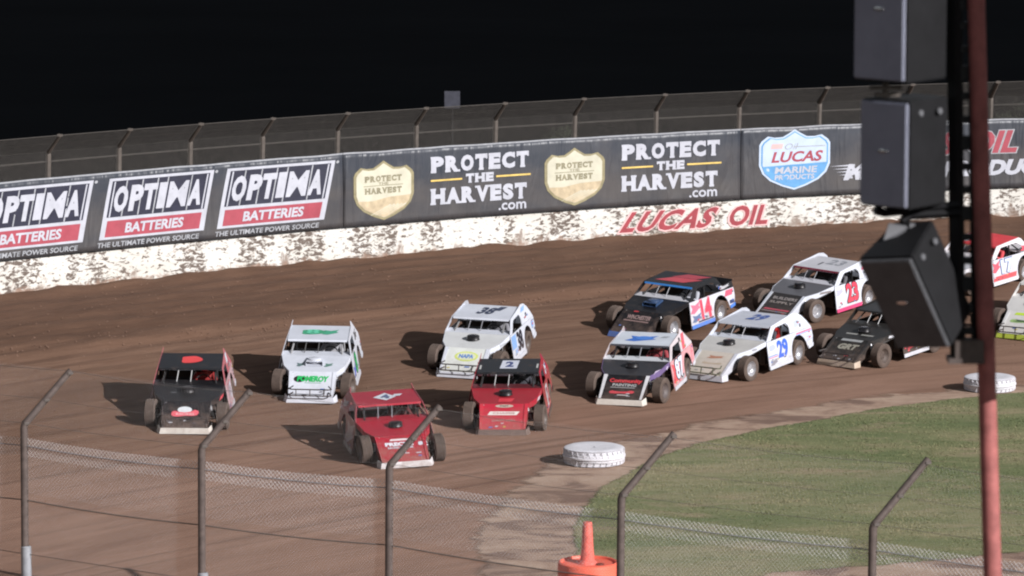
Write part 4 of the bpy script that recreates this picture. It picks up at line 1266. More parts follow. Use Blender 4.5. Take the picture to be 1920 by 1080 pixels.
# 3 red car in front
race_car(762, 878, -9, livery(RED, lip=(0.70, 0.70, 0.72), sail=(0.40, 0.10, 0.12), door=(0.36, 0.17, 0.165), rail=OFFW, rim=(0.06, 0.06, 0.06), mud=0.55),
    'red race car with a white roof number, nearest to the camera',
    shp('roof_badge', 'roof', poly2d([(0, 0.5), (0.5, 0.05), (1.0, 0.45), (0.6, 1.0)]), (0.30, 0.22, 0.66, 0.80), (0.62, 0.66, 0.72)) + num('roof', '4', (0.42, 0.36, 0.56, 0.66), (0.12, 0.14, 0.25), None, 0.010) + shp('roof_flash', 'roof', slant(0.3), (0.60, 0.52, 0.78, 0.66), (0.6, 0.64, 0.7), 0.008) +
    shp('name_bar', 'nose', slant(0.06), (0.27, 0.80, 0.70, 0.87), (0.62, 0.55, 0.56)) + let('nose', 'PRECISE', (0.16, 0.60, 0.74, 0.74), (0.66, 0.68, 0.74), 0.008, 0.05) + let('nose', 'RACING ENGINES', (0.20, 0.50, 0.72, 0.575), (0.6, 0.62, 0.68), 0.008) +
    shp('emblem', 'nose', BLOB, (0.82, 0.56, 0.95, 0.74), (0.5, 0.5, 0.55)) + shp('emblem', 'nose', RECT, (0.55, 0.30, 0.62, 0.33), (0.6, 0.5, 0.5)) +
    shp('graphic', 'side', WING, (-0.30, 0.22, 0.9, 0.80), (0.5, 0.44, 0.45)) + shp('graphic', 'side', WING, (1.2, 0.88, 1.9, 1.1), (0.5, 0.48, 0.5)),
    ((0.1, 0.1, 0.11), (0.1, 0.02, 0.02), 'person in a dark helmet driving the nearest red car'), 'straight', steer=6, bumper=False)
# 4 white car 38
race_car(862, 710, 15, livery(WHITE, nose=(0.58, 0.60, 0.57), hood=(0.55, 0.56, 0.56), rim=(0.05, 0.05, 0.05), mud=0.22, cage=(0.2, 0.2, 0.2)),
    'white and pale blue race car numbered 38',
    shp('nose_badge', 'nose', ellipse2d(), (0.26, 0.46, 0.80, 0.86), (0.55, 0.62, 0.16)) + shp('nose_badge', 'nose', ellipse2d(), (0.31, 0.51, 0.75, 0.81), (0.60, 0.63, 0.45), 0.009) + let('nose', 'NAPA', (0.36, 0.58, 0.70, 0.74), (0.10, 0.22, 0.52), 0.013, 0.05) +
    num('roof', '38', (0.34, 0.30, 0.66, 0.80), (0.03, 0.04, 0.08), None, 0.006, 0.3) + shp('roof_flash', 'roof', slant(0.4), (0.60, 0.6, 0.80, 0.9), (0.04, 0.05, 0.09), 0.008) +
    num('side', '38', (0.22, 0.30, 0.78, 0.82), (0.02, 0.02, 0.03), None, 0.006) + shp('graphic', 'side', slant(0.1), (-0.36, 0.45, 0.16, 0.80), LBLUE, 0.005) + shp('graphic', 'side', WING, (-0.2, 0.26, 0.2, 0.44), (0.30, 0.42, 0.65), 0.005) +
    shp('graphic', 'side', slant(0.3), (1.12, 1.16, 1.62, 1.27), LBLUE) + shp('graphic', 'side', ellipse2d(), (1.84, 0.55, 2.08, 0.80), LBLUE) + shp('stripe', 'hood_edge', slant(0.1), (-1.0, 0.68, -0.6, 0.73), (0.4, 0.42, 0.45), 0.006),
    ((0.08, 0.08, 0.10), (0.2, 0.2, 0.22), 'person in a dark helmet driving the white car numbered 38'), 'round', steer=-8)
# 5 red and black car
race_car(942, 816, 4, livery(RED, nose=(0.43, 0.024, 0.045), roof=BLACK, visor=BLACK, hood=(0.30, 0.02, 0.03), cowl=(0.10, 0.02, 0.025), nose_edge=(0.47, 0.03, 0.05), lip=(0.06, 0.045, 0.045), rail=BLACK, rim=(0.05, 0.05, 0.05), mud=0.42, bars=(0.4, 0.4, 0.4), door=(0.35, 0.06, 0.06)),
    'red race car with a black roof bearing a white number 2 plate',
    shp('roof_plate', 'roof', slant(0.08), (0.36, 0.25, 0.66, 0.85), (0.60, 0.62, 0.70)) + num('roof', '2', (0.45, 0.36, 0.58, 0.74), (0.05, 0.07, 0.2), None, 0.010) +
    shp('roof_light', 'roof', RECT, (0.03, 0.2, 0.06, 0.5), (0.5, 0.5, 0.48)) + shp('roof_light', 'roof', RECT, (0.95, 0.3, 0.98, 0.6), (0.5, 0.5, 0.48)) +
    shp('name_bar', 'nose', slant(0.08), (0.16, 0.56, 0.84, 0.70), (0.66, 0.62, 0.58)) + let('nose', 'CHASSIS', (0.28, 0.595, 0.74, 0.665), (0.40, 0.15, 0.16), 0.010) +
    shp('nose_badge', 'nose', ellipse2d(), (0.32, 0.85, 0.70, 0.97), (0.42, 0.36, 0.30)) + let('nose', 'FAST', (0.42, 0.88, 0.60, 0.94), (0.12, 0.05, 0.05), 0.010) +
    let('nose', 'QUALITY TOOLS', (0.26, 0.30, 0.76, 0.38), (0.40, 0.32, 0.28), 0.010) +
    shp('stripe', 'hood_edge', slant(0.3), (-0.95, 0.66, -0.55, 0.74), (0.6, 0.45, 0.5), 0.006) + shp('hood_scoop_print', 'hood', slant(0.1), (0.38, 0.12, 0.66, 0.34), (0.6, 0.05, 0.07)) +
    shp('graphic', 'side', slant(0.2), (0.1, 0.30, 0.75, 0.78), (0.6, 0.6, 0.62)) + num('side', '2', (0.30, 0.34, 0.55, 0.74), RED, None, 0.010) + shp('graphic', 'side', WING, (1.15, 0.88, 1.6, 1.18), WHITE),
    ((0.35, 0.36, 0.40), (0.05, 0.05, 0.06), 'person in a grey helmet driving the red car with the black roof'), 'straight', steer=-6, bumper=False)
# 6 black and blue car 14
race_car(1176, 636, 31, livery(BLACK, cowl=(0.5, 0.5, 0.53), door=(0.55, 0.55, 0.60), rail=(0.04, 0.20, 0.66), lip=(0.04, 0.17, 0.55), roof=BLACK, sail=BLACK, deck=BLACK, visor=(0.04, 0.22, 0.6), mud=0.3, filter=(0.04, 0.07, 0.14), rim=(0.45, 0.45, 0.47)),
    'black race car with a low open tail and red 14 on white and blue sides',
    num('side', '14', (0.22, 0.28, 0.80, 0.82), (0.66, 0.06, 0.10), (0.55, 0.3, 0.36)) + shp('graphic', 'side', WING, (-0.36, 0.50, 0.22, 0.80), (0.60, 0.16, 0.24), 0.005) + shp('graphic', 'side', WING, (-0.34, 0.26, 0.2, 0.48), (0.10, 0.16, 0.30), 0.005) +
    shp('graphic', 'side', slant(0.2), (1.62, 0.66, 2.15, 0.82), (0.66, 0.10, 0.16), 0.006) + shp('graphic', 'side', RECT, (1.86, 0.42, 2.12, 0.52), (0.02, 0.04, 0.12), 0.005) + shp('graphic', 'side', RECT, (0.0, 0.225, 0.86, 0.27), (0.03, 0.04, 0.08), 0.005) +
    shp('roof_flash', 'roof', slant(0.3), (0.10, 0.25, 0.95, 0.60), (0.50, 0.06, 0.08)) + shp('roof_flash', 'roof', slant(0.3), (0.30, 0.62, 1.0, 0.92), (0.40, 0.05, 0.07)) +
    let('nose', 'WINCHESTER', (0.20, 0.62, 0.84, 0.80), (0.34, 0.24, 0.23), 0.008, 0.03) + shp('name_bar', 'nose', RECT, (0.16, 0.53, 0.84, 0.57), (0.30, 0.20, 0.19)) + shp('emblem', 'nose', BLOB, (0.26, 0.92, 0.42, 0.99), (0.45, 0.05, 0.06)) +
    shp('graphic', 'side', WING, (1.42, 0.88, 2.0, 0.98), (0.4, 0.4, 0.42)),
    ((0.5, 0.5, 0.53), (0.35, 0.36, 0.4), 'person in a white helmet driving the black car numbered 14'), 'low', steer=-4, spoiler=BLACK, scoop=(0.03, 0.06, 0.13), bumper=False)
# 7 car 87
race_car(1162, 761, 14, livery(BLACK, cowl=(0.58, 0.60, 0.63), hood=(0.03, 0.03, 0.034), nose_edge=(0.58, 0.58, 0.60), nose_side=BLACK, hood_side=(0.14, 0.10, 0.22), roof=(0.56, 0.60, 0.66), visor=(0.05, 0.05, 0.06), sail=(0.56, 0.50, 0.52), door=(0.62, 0.30, 0.32), rail=WHITE, lip=(0.64, 0.61, 0.55), rim=(0.05, 0.055, 0.065), mud=0.25),
    'race car with black nose, pale roof and red and white sides numbered 87',
    num('side', '87', (0.0, 0.30, 0.86, 0.82), (0.64, 0.68, 0.78), BLACK, 0.008) + shp('graphic', 'side', WING, (-0.38, 0.24, 0.5, 0.84), (0.68, 0.07, 0.09), 0.005) + shp('graphic', 'side', WING, (0.5, 0.22, 0.86, 0.34), (0.30, 0.31, 0.34), 0.005) + shp('graphic', 'side', slant(0.4), (1.15, 0.87, 1.62, 1.26), (0.70, 0.09, 0.12)) + shp('graphic', 'side', slant(0.3), (1.84, 0.45, 2.16, 0.80), (0.66, 0.22, 0.26)) +
    shp('graphic', 'side', BLOB, (0.98, 1.10, 1.14, 1.24), BLACK, 0.007) +
    shp('roof_script', 'roof', WING, (0.18, 0.25, 0.70, 0.72), (0.03, 0.14, 0.52)) + shp('roof_script', 'roof', ellipse2d(), (0.34, 0.38, 0.62, 0.66), (0.06, 0.20, 0.60), 0.009) + shp('roof_mark', 'roof', slant(0.3), (0.74, 0.6, 0.9, 0.72), (0.3, 0.32, 0.35)) +
    let('nose', 'Community', (0.15, 0.64, 0.88, 0.84), (0.55, 0.05, 0.06), 0.008, 0.04) + let('nose', 'PAINTING', (0.24, 0.53, 0.78, 0.64), (0.40, 0.40, 0.40), 0.012, 0.03) + shp('name_bar', 'nose', RECT, (0.20, 0.475, 0.76, 0.505), (0.30, 0.30, 0.30)) +
    shp('swoosh', 'nose', RIBBON, (0.20, 0.24, 0.78, 0.38), (0.52, 0.05, 0.07)) + shp('name_bar', 'nose', RECT, (0.40, 0.17, 0.66, 0.21), (0.45, 0.4, 0.4)) + shp('stripe', 'hood_edge', slant(0.1), (-1.25, 0.70, -0.45, 0.78), (0.52, 0.45, 0.60), 0.006),
    ((0.62, 0.62, 0.60), (0.3, 0.05, 0.06), 'person in a white helmet driving the car numbered 87'), 'straight', steer=-10, bumper=False)
# 8 white car 29
race_car(1318, 714, 30, livery(WHITE, nose=(0.52, 0.48, 0.42), hood=(0.50, 0.49, 0.47), nose_edge=WHITE, nose_side=WHITE, roof=(0.48, 0.50, 0.56), mud=0.22, rim=(0.55, 0.55, 0.58), cage=(0.05, 0.05, 0.05), seat=(0.3, 0.02, 0.02), bumper=(0.06, 0.08, 0.04)),
    'white race car with a blue 29 on its door and muddy cream nose',
    num('side', '29', (0.16, 0.32, 0.74, 0.80), (0.05, 0.13, 0.60), None, 0.006) + num('roof', '29', (0.36, 0.35, 0.70, 0.82), (0.05, 0.10, 0.32), None, 0.006, 0.2) +
    shp('stripe', 'side', RECT, (-0.36, 0.44, 0.14, 0.465), (0.20, 0.28, 0.62)) + shp('stripe', 'side', RECT, (-0.36, 0.40, 0.14, 0.42), (0.55, 0.10, 0.22)) + shp('stripe', 'side', slant(0.02), (1.3, 0.77, 2.17, 0.80), (0.60, 0.08, 0.18)) + shp('stripe', 'side', slant(0.02), (1.3, 0.735, 2.17, 0.76), (0.25, 0.33, 0.66)) +
    shp('graphic', 'side', BLOB, (1.25, 0.92, 1.62, 1.18), (0.46, 0.50, 0.62)) + shp('graphic', 'side', WING, (-0.33, 0.20, 0.1, 0.36), (0.22, 0.22, 0.26)) + shp('graphic', 'side', BLOB, (-0.30, 0.56, 0.08, 0.76), (0.42, 0.46, 0.62)) + shp('graphic', 'side', RECT, (1.85, 0.50, 2.15, 0.56), (0.45, 0.48, 0.60)) + shp('graphic', 'side', RECT, (1.85, 0.60, 2.15, 0.64), (0.42, 0.45, 0.60)) +
    shp('nose_scrawl', 'nose', WING, (0.30, 0.70, 0.72, 0.84), (0.40, 0.20, 0.13)) + shp('nose_scrawl', 'nose', RIBBON, (0.26, 0.46, 0.78, 0.56), (0.42, 0.36, 0.28)) + shp('emblem', 'hood_edge', ellipse2d(), (-0.95, 0.70, -0.72, 0.76), (0.3, 0.31, 0.34), 0.006),
    ((0.3, 0.02, 0.03), (0.05, 0.05, 0.06), 'person in a dark red helmet driving the white car numbered 29'), 'round', steer=-6)
# 9 white car 23
race_car(1446, 602, 35, livery(WHITE, nose=(0.03, 0.028, 0.028), nose_edge=WHITE, nose_side=WHITE, hood=(0.10, 0.10, 0.11), cowl=(0.5, 0.5, 0.54), roof=(0.50, 0.50, 0.53), rail=(0.62, 0.04, 0.16), lip=BLACK, visor=(0.20, 0.02, 0.04), mud=0.16, rim=(0.6, 0.6, 0.63)),
    'white race car with a black nose panel and red 23 on its door',
    num('side', '23', (0.20, 0.30, 0.78, 0.83), (0.64, 0.05, 0.09), (0.03, 0.01, 0.015), 0.006) + shp('emblem', 'side', poly2d([(0, 0.5), (0.5, 0), (1, 0.5), (0.5, 1)]), (1.18, 1.02, 1.62, 1.24), (0.25, 0.27, 0.36)) + shp('emblem', 'side', slant(0.2), (1.14, 1.08, 1.60, 1.17), (0.66, 0.10, 0.18), 0.009) +
    shp('graphic', 'side', RECT, (1.22, 0.88, 1.34, 0.95), (0.35, 0.36, 0.42)) + shp('graphic', 'side', WING, (1.62, 0.88, 1.95, 1.0), (0.40, 0.38, 0.50)) + shp('graphic', 'side', WING, (-0.33, 0.56, 0.05, 0.76), (0.42, 0.42, 0.50)) +
    let('nose', 'BUILDERS', (0.18, 0.72, 0.86, 0.84), (0.36, 0.33, 0.32), 0.008) + let('nose', 'SUPPLY', (0.16, 0.54, 0.84, 0.64), (0.34, 0.30, 0.28), 0.008) + shp('stripe', 'nose', slant(0.05), (0.12, 0.24, 0.90, 0.30), (0.50, 0.08, 0.12)) + shp('stripe', 'nose', RECT, (0.10, 0.17, 0.86, 0.20), (0.35, 0.3, 0.3)) +
    let('roof', '23', (0.45, 0.45, 0.80, 0.85), (0.26, 0.27, 0.30), 0.006) + shp('roof_light', 'roof', RECT, (0.36, 0.30, 0.40, 0.55), (0.05, 0.05, 0.06)) + shp('stripe', 'hood_edge', slant(0.1), (-0.95, 0.70, -0.45, 0.765), (0.22, 0.2, 0.2), 0.006),
    ((0.5, 0.5, 0.52), (0.1, 0.1, 0.11), 'person in a pale helmet driving the white car numbered 23'), 'round', steer=-8, bumper=False)
# 10 black car beside the speakers
race_car(1568, 688, 33, livery((0.022, 0.021, 0.020), rail=WHITE, lip=(0.50, 0.40, 0.30), nose_edge=(0.03, 0.03, 0.03), rim=(0.03, 0.03, 0.03), mud=0.28, bars=(0.4, 0.4, 0.4)),
    'black race car with a white side rail, half hidden behind the tilted speaker',
    let('nose', 'GRT', (0.26, 0.52, 0.80, 0.76), (0.30, 0.29, 0.24), 0.008, 0.06, 0.2) + shp('name_bar', 'nose', slant(0.05), (0.22, 0.88, 0.80, 0.97), (0.34, 0.35, 0.35)) + shp('name_bar', 'hood', RECT, (0.22, 0.28, 0.46, 0.36), (0.3, 0.3, 0.28)) + shp('name_bar', 'hood', RECT, (0.54, 0.28, 0.80, 0.36), (0.3, 0.3, 0.28)) +
    shp('stripe', 'hood_edge', slant(0.1), (-0.85, 0.70, -0.42, 0.765), (0.55, 0.56, 0.6), 0.006) + shp('roof_mark', 'roof', slant(0.2), (0.36, 0.3, 0.85, 0.6), (0.40, 0.42, 0.42)) + shp('emblem', 'side', BLOB, (-0.36, 0.50, -0.16, 0.72), (0.4, 0.46, 0.5)) +
    shp('graphic', 'side', BLOB, (-0.2, 0.28, 0.22, 0.46), (0.62, 0.06, 0.08)) + shp('graphic', 'side', slant(0.2), (-0.36, 0.46, 0.1, 0.50), (0.55, 0.55, 0.58)),
    ((0.06, 0.06, 0.06), (0.05, 0.05, 0.05), 'person in a dark helmet driving the black car beside the speakers'), 'round', steer=-4)
# 11 red and white car 17 behind the pole
race_car(1742, 551, 36, livery((0.62, 0.60, 0.62), roof=(0.66, 0.05, 0.06), nose=(0.5, 0.46, 0.48), hood=(0.45, 0.45, 0.48), rail=(0.66, 0.66, 0.70), door=(0.55, 0.55, 0.60), visor=(0.6, 0.05, 0.06), lip=WHITE, mud=0.2),
    'red and white race car numbered 17, behind the red pole',
    num('side', '17', (0.10, 0.38, 0.70, 0.80), (0.55, 0.62, 0.74), (0.04, 0.07, 0.2), 0.006) + shp('graphic', 'side', slant(0.05), (-0.38, 0.225, 0.86, 0.36), (0.68, 0.07, 0.09), 0.005) + shp('graphic', 'side', WING, (1.2, 0.88, 1.9, 1.05), (0.66, 0.07, 0.10)) + shp('graphic', 'side', WING, (-0.35, 0.46, 0.06, 0.80), (0.66, 0.10, 0.14), 0.005) +
    shp('roof_flash', 'roof', slant(0.2), (0.0, 0.1, 0.35, 0.9), (0.6, 0.6, 0.63)) + shp('stripe', 'nose', slant(0.1), (0.1, 0.3, 0.9, 0.5), (0.55, 0.05, 0.07)),
    (WHITE, (0.5, 0.06, 0.07), 'person in a white helmet driving the red and white car numbered 17'), 'low', steer=-4, bumper=False)
# 12 white and lime car at the right edge
race_car(1906, 638, 22, livery((0.58, 0.57, 0.55), lip=(0.50, 0.62, 0.06), mud=0.22, nose_edge=(0.6, 0.6, 0.6), rim=(0.05, 0.05, 0.05)),
    'white race car with lime green bands, cut off by the right edge',
    shp('stripe', 'nose', slant(0.05), (0.2, 0.84, 0.96, 0.95), NEON) + shp('stripe', 'nose', RIBBON, (0.16, 0.50, 0.9, 0.68), (0.30, 0.45, 0.18)) + shp('name_bar', 'nose', WING, (0.22, 0.54, 0.8, 0.66), (0.06, 0.12, 0.05), 0.009) +
    num('side', '5', (0.15, 0.30, 0.65, 0.80), NEON, BLACK) + num('roof', '5', (0.40, 0.35, 0.62, 0.80), (0.3, 0.45, 0.05), None, 0.006),
    ((0.3, 0.4, 0.1), (0.1, 0.1, 0.1), 'person in a green helmet driving the white and lime car'), 'round', steer=-4)

# ------------------------------------------------------------------ white marker tyres
def marker_tyre(px, py, rad, h, label, rz):
    """px, py: picture point of the ground at the tyre's near edge"""
    g_ = at_ground(px, py)
    t = empty('marker_tyre', (g_.x, g_.y + rad, 0.018), (0, 0, rz)); tag(t, label, 'tyre', 'white painted marker tyres on the infield edge')
    prof = [(rad * 0.52, h * 0.12), (rad * 0.62, h * 0.02), (rad * 0.86, 0.0), (rad * 0.95, h * 0.06)]
    for k in range(5):
        z0 = h * (0.10 + 0.16 * k)
        bulge = 1.0 - 0.035 * abs(k - 2)
        prof += [(rad * bulge * 0.985, z0), (rad * bulge, z0 + h * 0.03), (rad * bulge, z0 + h * 0.12), (rad * bulge * 0.965, z0 + h * 0.145)]
    prof += [(rad * 0.95, h * 0.94), (rad * 0.86, h), (rad * 0.62, h * 0.985), (rad * 0.3, h * 0.97), (rad * 0.05, h * 0.96)]
    link('casing', MB().lathe(prof, 48, 'Z', closed=True).mesh('casing', True), MAT['white_rubber'], t)
    mb = MB()
    for k in range(30):
        a = 2 * math.pi * k / 30
        for i, (z0, z1, da) in enumerate(((0.10, 0.46, 0.07), (0.50, 0.90, -0.07))):
            p = lambda an, zz, rr: (rr * math.cos(an), rr * math.sin(an), h * zz)
            q = a + i * 0.1
            mb.tube([p(q, z0, rad * 0.962), p(q + da, z1, rad * 0.963)], 0.011, 4)
    link('tread', mb.mesh('tread'), MAT['white_rubber'], t)
    return t
marker_tyre(1115, 880, 0.79, 0.42, 'large white painted tyre lying flat at the tip of the infield', 0.3)
marker_tyre(1861, 740, 0.73, 0.38, 'white painted tyre lying flat, partly behind the red pole', 0.9)

# ------------------------------------------------------------------ near catch fence
FB = 3.55
near_px = [(-290, 752), (45, 795), (378, 838), (730, 872), (1165, 930), (1637, 985), (2160, 1052)]
def near_fence():
    pts = []
    for px, py in near_px:
        r = ray(px, py); t = (FB - CAM_H) / r.z
        pts.append(Vector((r.x * t, r.y * t, 0)))
    f = empty('catch_fence', pts[3]); tag(f, 'near wire catch fence with brown posts bent over the track', 'fence')
    tr = lambda P: P - f.location
    ARM = Vector((1.03, 0.38, 1.16))
    for i, b in enumerate(pts):
        lean = Vector((0.03, 0, 0))
        arm = ARM * (0.94 + 0.02 * i)
        tip = b + Vector((0, 0, FB)) + arm
        p = link('post', MB().tube([tr(b - lean), tr(b + Vector((0, 0, FB - 0.06))), tr(b + Vector((0, 0, FB)) + arm * 0.04)], 0.082, 10).mesh('post', True), MAT['brown_steel'], f)
        link('arm', MB().tube([tr(b + Vector((0, 0, FB - 0.02))), tr(tip)], [0.076, 0.068], 10).mesh('arm', True), MAT['brown_steel'], p)
        for t in (0.02, 0.45, 0.95):
            link('cable_clip', MB().box((0, 0, 0), (0.10, 0.10, 0.05)).mesh('clip'), MAT['wire_dark'], p, tr(b + Vector((0.05, -0.04, FB)) + arm * t))
        link('sleeve', MB().lathe([(0.112, -0.3), (0.112, 0.86), (0.08, 0.88)], 12).mesh('sleeve', True), MAT['grey_pipe'], p, tr(b))
    L = [0.0]
    for a, b in zip(pts, pts[1:]): L.append(L[-1] + (b - a).length)
    def base(s_):
        s_ = min(max(s_, 0), L[-1] - 1e-4)
        for i in range(len(pts) - 1):
            if s_ <= L[i + 1]: return pts[i].lerp(pts[i + 1], (s_ - L[i]) / (L[i + 1] - L[i]))
    def pos(s_, h, t=0.0):
        return tr(base(s_) + Vector((0, 0, h)) + ARM * t)
    def sag(s_, amp):
        for i in range(len(pts) - 1):
            if s_ <= L[i + 1]:
                t = (s_ - L[i]) / (L[i + 1] - L[i]); return -amp * 4 * t * (1 - t)
        return 0
    ss = np.arange(0, L[-1], 0.4)
    for h, t, r, m, sg in ((FB, 0.95, 0.005, 'wire_dark', 0.07), (FB, 0.45, 0.004, 'wire_dark', 0.05), (FB, 0.02, 0.005, 'wire_dark', 0.04), (FB - 0.47, 0, 0.011, 'grey_pipe', 0.05), (FB - 1.66, 0, 0.014, 'wire_dark', 0.05), (0.7, 0, 0.008, 'wire_dark', 0.0)):
        link('cable', MB().tube([pos(s_, h + sag(s_, sg), t) for s_ in ss], r, 5).mesh('cable', True), MAT[m], f)
    def fabric(h0, h1, rad, pitch, off=0.0):
        mb = MB()
        H = h1 - h0
        for d in (-1, 1):
            s_ = -H
            while s_ < L[-1] + H:
                a, b = s_, s_ + d * H
                k = max(1, int(H / 0.8))
                P = []
                for q in range(k + 1):
                    sx = a + (b - a) * q / k
                    if 0 <= sx <= L[-1]: P.append(pos(sx, h0 + H * q / k + sag(sx, 0.05)) + Vector((0, d * 0.004 + off, 0)))
                if len(P) > 1: mb.tube(P, rad, 4, False)
                s_ += pitch
        return mb
    o = link('wire_mesh', fabric(0.2, FB - 0.30, 0.0006, 0.075).mesh('wire_mesh'), MAT['galv'], f); tag(o, kind='stuff')
    o = link('wire_mesh', fabric(FB - 0.70, FB - 0.30, 0.0032, 0.10, 0.02).mesh('wire_mesh'), MAT['galv'], f); tag(o, kind='stuff')
    o = link('wire_mesh', fabric(FB - 1.5, FB - 0.70, 0.0008, 0.10, 0.02).mesh('wire_mesh'), MAT['galv'], f); tag(o, kind='stuff')
    mb = MB()
    for d in (-1, 1):
        s_ = 0
        while s_ < L[-1]:
            a = s_; 
            P = [pos(a, FB - 0.62 + sag(a, 0.05)), pos(min(max(a + d * 0.6, 0), L[-1]), FB), pos(min(max(a + d * 2.1, 0), L[-1]), FB + 0.0, 0.95)]
            mb.tube(P, 0.00035, 3, False)
            s_ += 0.075
    o = link('wire_mesh', mb.mesh('wire_mesh'), MAT['galv'], f); tag(o, kind='stuff')
near_fence()

# ------------------------------------------------------------------ orange barrel with a pylon on its lid
def barrel():
    Y = 86.5
    c = at_depth(1103, 1100, Y)
    b = empty('barrier_drum', (c.x, c.y, 0.0)); tag(b, 'big orange plastic drum with a tall pylon on its lid, at the bottom edge', 'barrel')
    H = at_depth(1103, 1052, Y).z
    r = 0.66
    link('drum', MB().lathe([(0.0, 0.0), (r * 0.94, 0.0), (r * 0.97, 0.05), (r * 0.95, H * 0.4), (r, H * 0.44), (r, H * 0.5), (r * 0.96, H * 0.54), (r * 0.97, H - 0.09), (r * 0.95, H - 0.02), (r * 0.90, H), (r * 0.86, H - 0.01), (r * 0.84, H - 0.05), (0.0, H - 0.05)], 40).mesh('drum', True), MAT['orange'], b)
    link('pylon', MB().lathe([(0.22, H - 0.05), (0.20, H - 0.02), (0.155, H + 0.02), (0.13, H + 0.22), (0.115, H + 0.50), (0.10, H + 0.80), (0.085, H + 0.83), (0.0, H + 0.83)], 20, 'Z', (-0.02, 0, 0)).mesh('pylon', True), MAT['orange_worn'], b)
    link('filler_hole', MB().lathe([(0.0, H - 0.035), (0.06, H - 0.035), (0.085, H - 0.03), (0.09, H - 0.05)], 16, 'Z', (0.24, -0.12, 0)).mesh('hole', True), plain('dark_hole', (0.12, 0.03, 0.02), 0.7), b)
barrel()

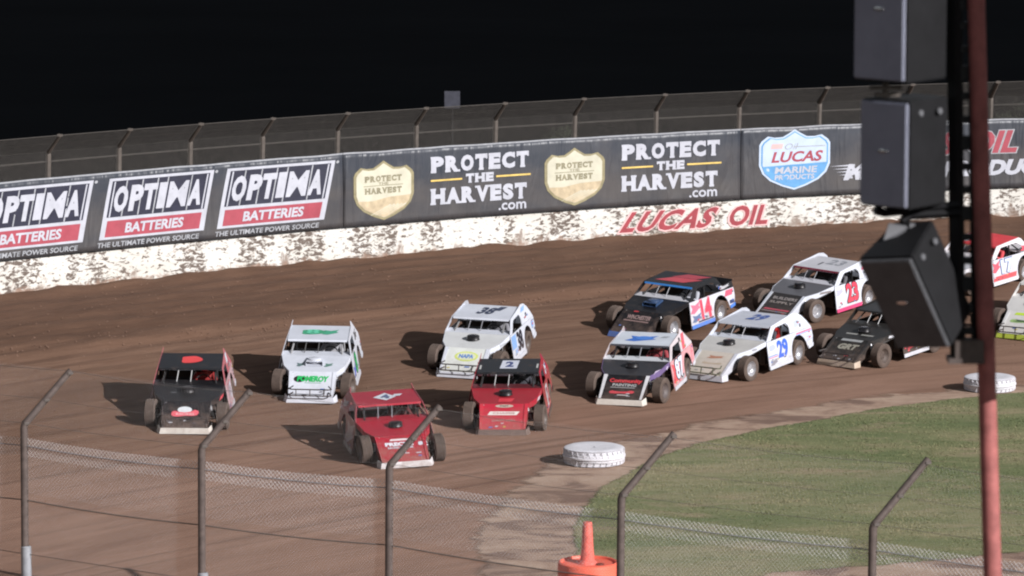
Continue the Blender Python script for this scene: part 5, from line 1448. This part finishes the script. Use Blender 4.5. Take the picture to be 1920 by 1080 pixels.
# ------------------------------------------------------------------ red pole and loudspeakers
PY = 40.0
PXM = FPX / PY * 1.02
def speakers():
    top, bot = at_depth(1823, -260, PY), at_depth(1861, 1080, PY)
    d = (top - bot)
    k = bot.z / d.z
    foot = bot - d * k
    pole = link('light_pole', MB().tube([tuple(foot - foot), tuple(bot - foot), tuple(top - foot)], [0.094, 0.088, 0.082], 20).mesh('light_pole', True), MAT['pole_red'], None, foot)
    tag(pole, 'tall red steel pole at the right side of the picture', 'pole')
    # mounting mast with slots, fixed to the pole
    mast = empty('speaker_mast', at_depth(1806, 668, PY)); tag(mast, 'black slotted steel mast carrying the loudspeakers beside the red pole', 'mast')
    tr = lambda P: P - mast.location
    for x0, x1, wd in ((1787, 1793, 0.075), (1817, 1824, 0.03)):
        link('upright', MB().tube([tr(at_depth(x1 + 3, 668, PY + 0.05)), tr(at_depth(x0, -260, PY + 0.05))], wd, 4).mesh('upright'), MAT['black_box'], mast)
    for py in range(-40, 660, 44):
        xx = 1806 + 6 * py / 660
        c = tr(at_depth(xx, py, PY + 0.05))
        link('rung', MB().box(c, (0.16, 0.05, 0.07 if (py // 44) % 3 else 0.14)).mesh('rung'), MAT['black_box'], mast)
    c = tr(at_depth(1816, 652, PY - 0.02))
    link('base_bracket', MB().box(c, (0.27, 0.24, 0.17)).mesh('bracket'), MAT['brown_steel'], mast)
    link('base_plate', MB().box(c + Vector((-0.03, 0, -0.11)), (0.34, 0.28, 0.05)).mesh('plate'), MAT['brown_steel'], mast)
    for py, x0, lab in ((400, 1640, 0), (415, 1690, 1)):
        a, b = tr(at_depth(x0, py - (6 if lab == 0 else 0), PY - 0.1)), tr(at_depth(1800, py - 16, PY))
        link('bracket_arm', MB().tube([a, a + Vector((0.10, 0.05, -0.03 if lab == 0 else 0.05)), b], 0.045, 4).mesh('arm'), MAT['black_box'], mast)
    def cab(pxc, pyc, W, D, H, yaw, pitch, grille, label, roll=0.0, Yd=PY - 0.15):
        c = at_depth(pxc, pyc, Yd)
        o = empty('loudspeaker', c); tag(o, label, 'loudspeaker', 'loudspeakers hanging beside the red pole')
        o.rotation_mode = 'XYZ'
        M = Matrix.Rotation(R(roll), 3, 'Y') @ Matrix.Rotation(R(yaw), 3, 'Z') @ Matrix.Rotation(R(pitch), 3, 'X')
        o.rotation_euler = M.to_euler()
        bm = bmesh.new()
        bmesh.ops.create_cube(bm, size=1.0)
        bmesh.ops.scale(bm, vec=(W, D, H), verts=bm.verts)
        for v in bm.verts:
            if v.co.y > 0: v.co.x *= 0.72                 # trapezoid cabinet
        bmesh.ops.bevel(bm, geom=bm.edges[:], offset=0.015, segments=2, affect='EDGES')
        me = bpy.data.meshes.new('cabinet'); bm.to_mesh(me); bm.free()
        link('cabinet', me, MAT['black_box'], o)
        bm = bmesh.new(); bmesh.ops.create_cube(bm, size=1.0)
        bmesh.ops.scale(bm, vec=(W * 0.965, 0.04, H * 0.965), verts=bm.verts)
        bmesh.ops.bevel(bm, geom=bm.edges[:], offset=0.012, segments=2, affect='EDGES')
        me = bpy.data.meshes.new('grille'); bm.to_mesh(me); bm.free()
        link('grille', me, MAT[grille], o, (0, -D / 2 - 0.012, 0))
        link('badge', MB().lathe([(0.0, -0.008), (0.06, -0.006), (0.066, 0.004)], 16, 'Y').mesh('badge', True), MAT['chrome'], o, (0.0, -D / 2 - 0.036, 0.03)).scale = (1, 1, 0.28)
        for x in (-1, 1):
            for y in (-0.22, 0.2):
                link('rigging_point', MB().lathe([(0.0, 0.012), (0.03, 0.01), (0.035, -0.004)], 10, 'X').mesh('rig', True), MAT['grille_dark'], o, (x * W * 0.47, y * D, H * 0.38)).scale = (x, 1, 1)
        return o
    cab(1697, 18, 0.62, 0.72, 1.32, -44, 0, 'grille', 'grey fronted loudspeaker at the top, cut off by the upper edge')
    cab(1702, 283, 0.58, 0.68, 1.02, -44, 0, 'grille', 'grey fronted loudspeaker in the middle, in front of the banner')
    cab(1724, 533, 0.62, 0.60, 1.06, -40, 24, 'grille_dark', 'dark loudspeaker tilted downwards, lowest on the mast', -9)
    for zc, hh, nm in ((-60, 1.5, 'top'), (250, 1.5, 'middle'), (570, 1.5, 'lowest')):     # added stack out of view on the right, placed to shade the red pole
        c_ = at_depth(1852, zc - 95, PY)
        o_ = cab(0, 0, 0.62, 0.66, hh, 44, 0, 'grille', nm + ' added loudspeaker out of view on the right, shading the red pole')
        o_.location = c_ + Vector((0.86, -0.70, 0))
    link_ = at_depth(1660, 170, PY - 0.2)
    y = empty('speaker_yoke', link_); tag(y, 'grey hanging hardware between the two upright loudspeakers', 'bracket')
    link('shackle_plate', MB().box((0, 0, 0.03), (0.30, 0.10, 0.035)).mesh('plate'), MAT['rust_steel'], y)
    link('shackle_plate', MB().box((0.02, 0, -0.035), (0.24, 0.09, 0.04)).mesh('plate'), MAT['rust_steel'], y)
    link('pin', MB().tube([(0, 0, -0.09), (0, 0, 0.11)], 0.03, 8).mesh('pin'), MAT['rust_steel'], y)
    y2 = empty('speaker_yoke', at_depth(1690, 430, PY - 0.2)); tag(y2, 'dark folded tilt bracket on top of the lowest loudspeaker', 'bracket')
    for s_ in (-1, 1):
        link('bracket_plate', MB().plate([(s_ * 0.12 - 0.05, -0.05, -0.10), (s_ * 0.12 + 0.14, -0.05, -0.04), (s_ * 0.10 + 0.16, 0.0, 0.02), (s_ * 0.10 - 0.02, 0.0, 0.05)], (0, 0.03, 0.01)).mesh('bp'), MAT['grille_dark'], y2)
    return pole
speakers()
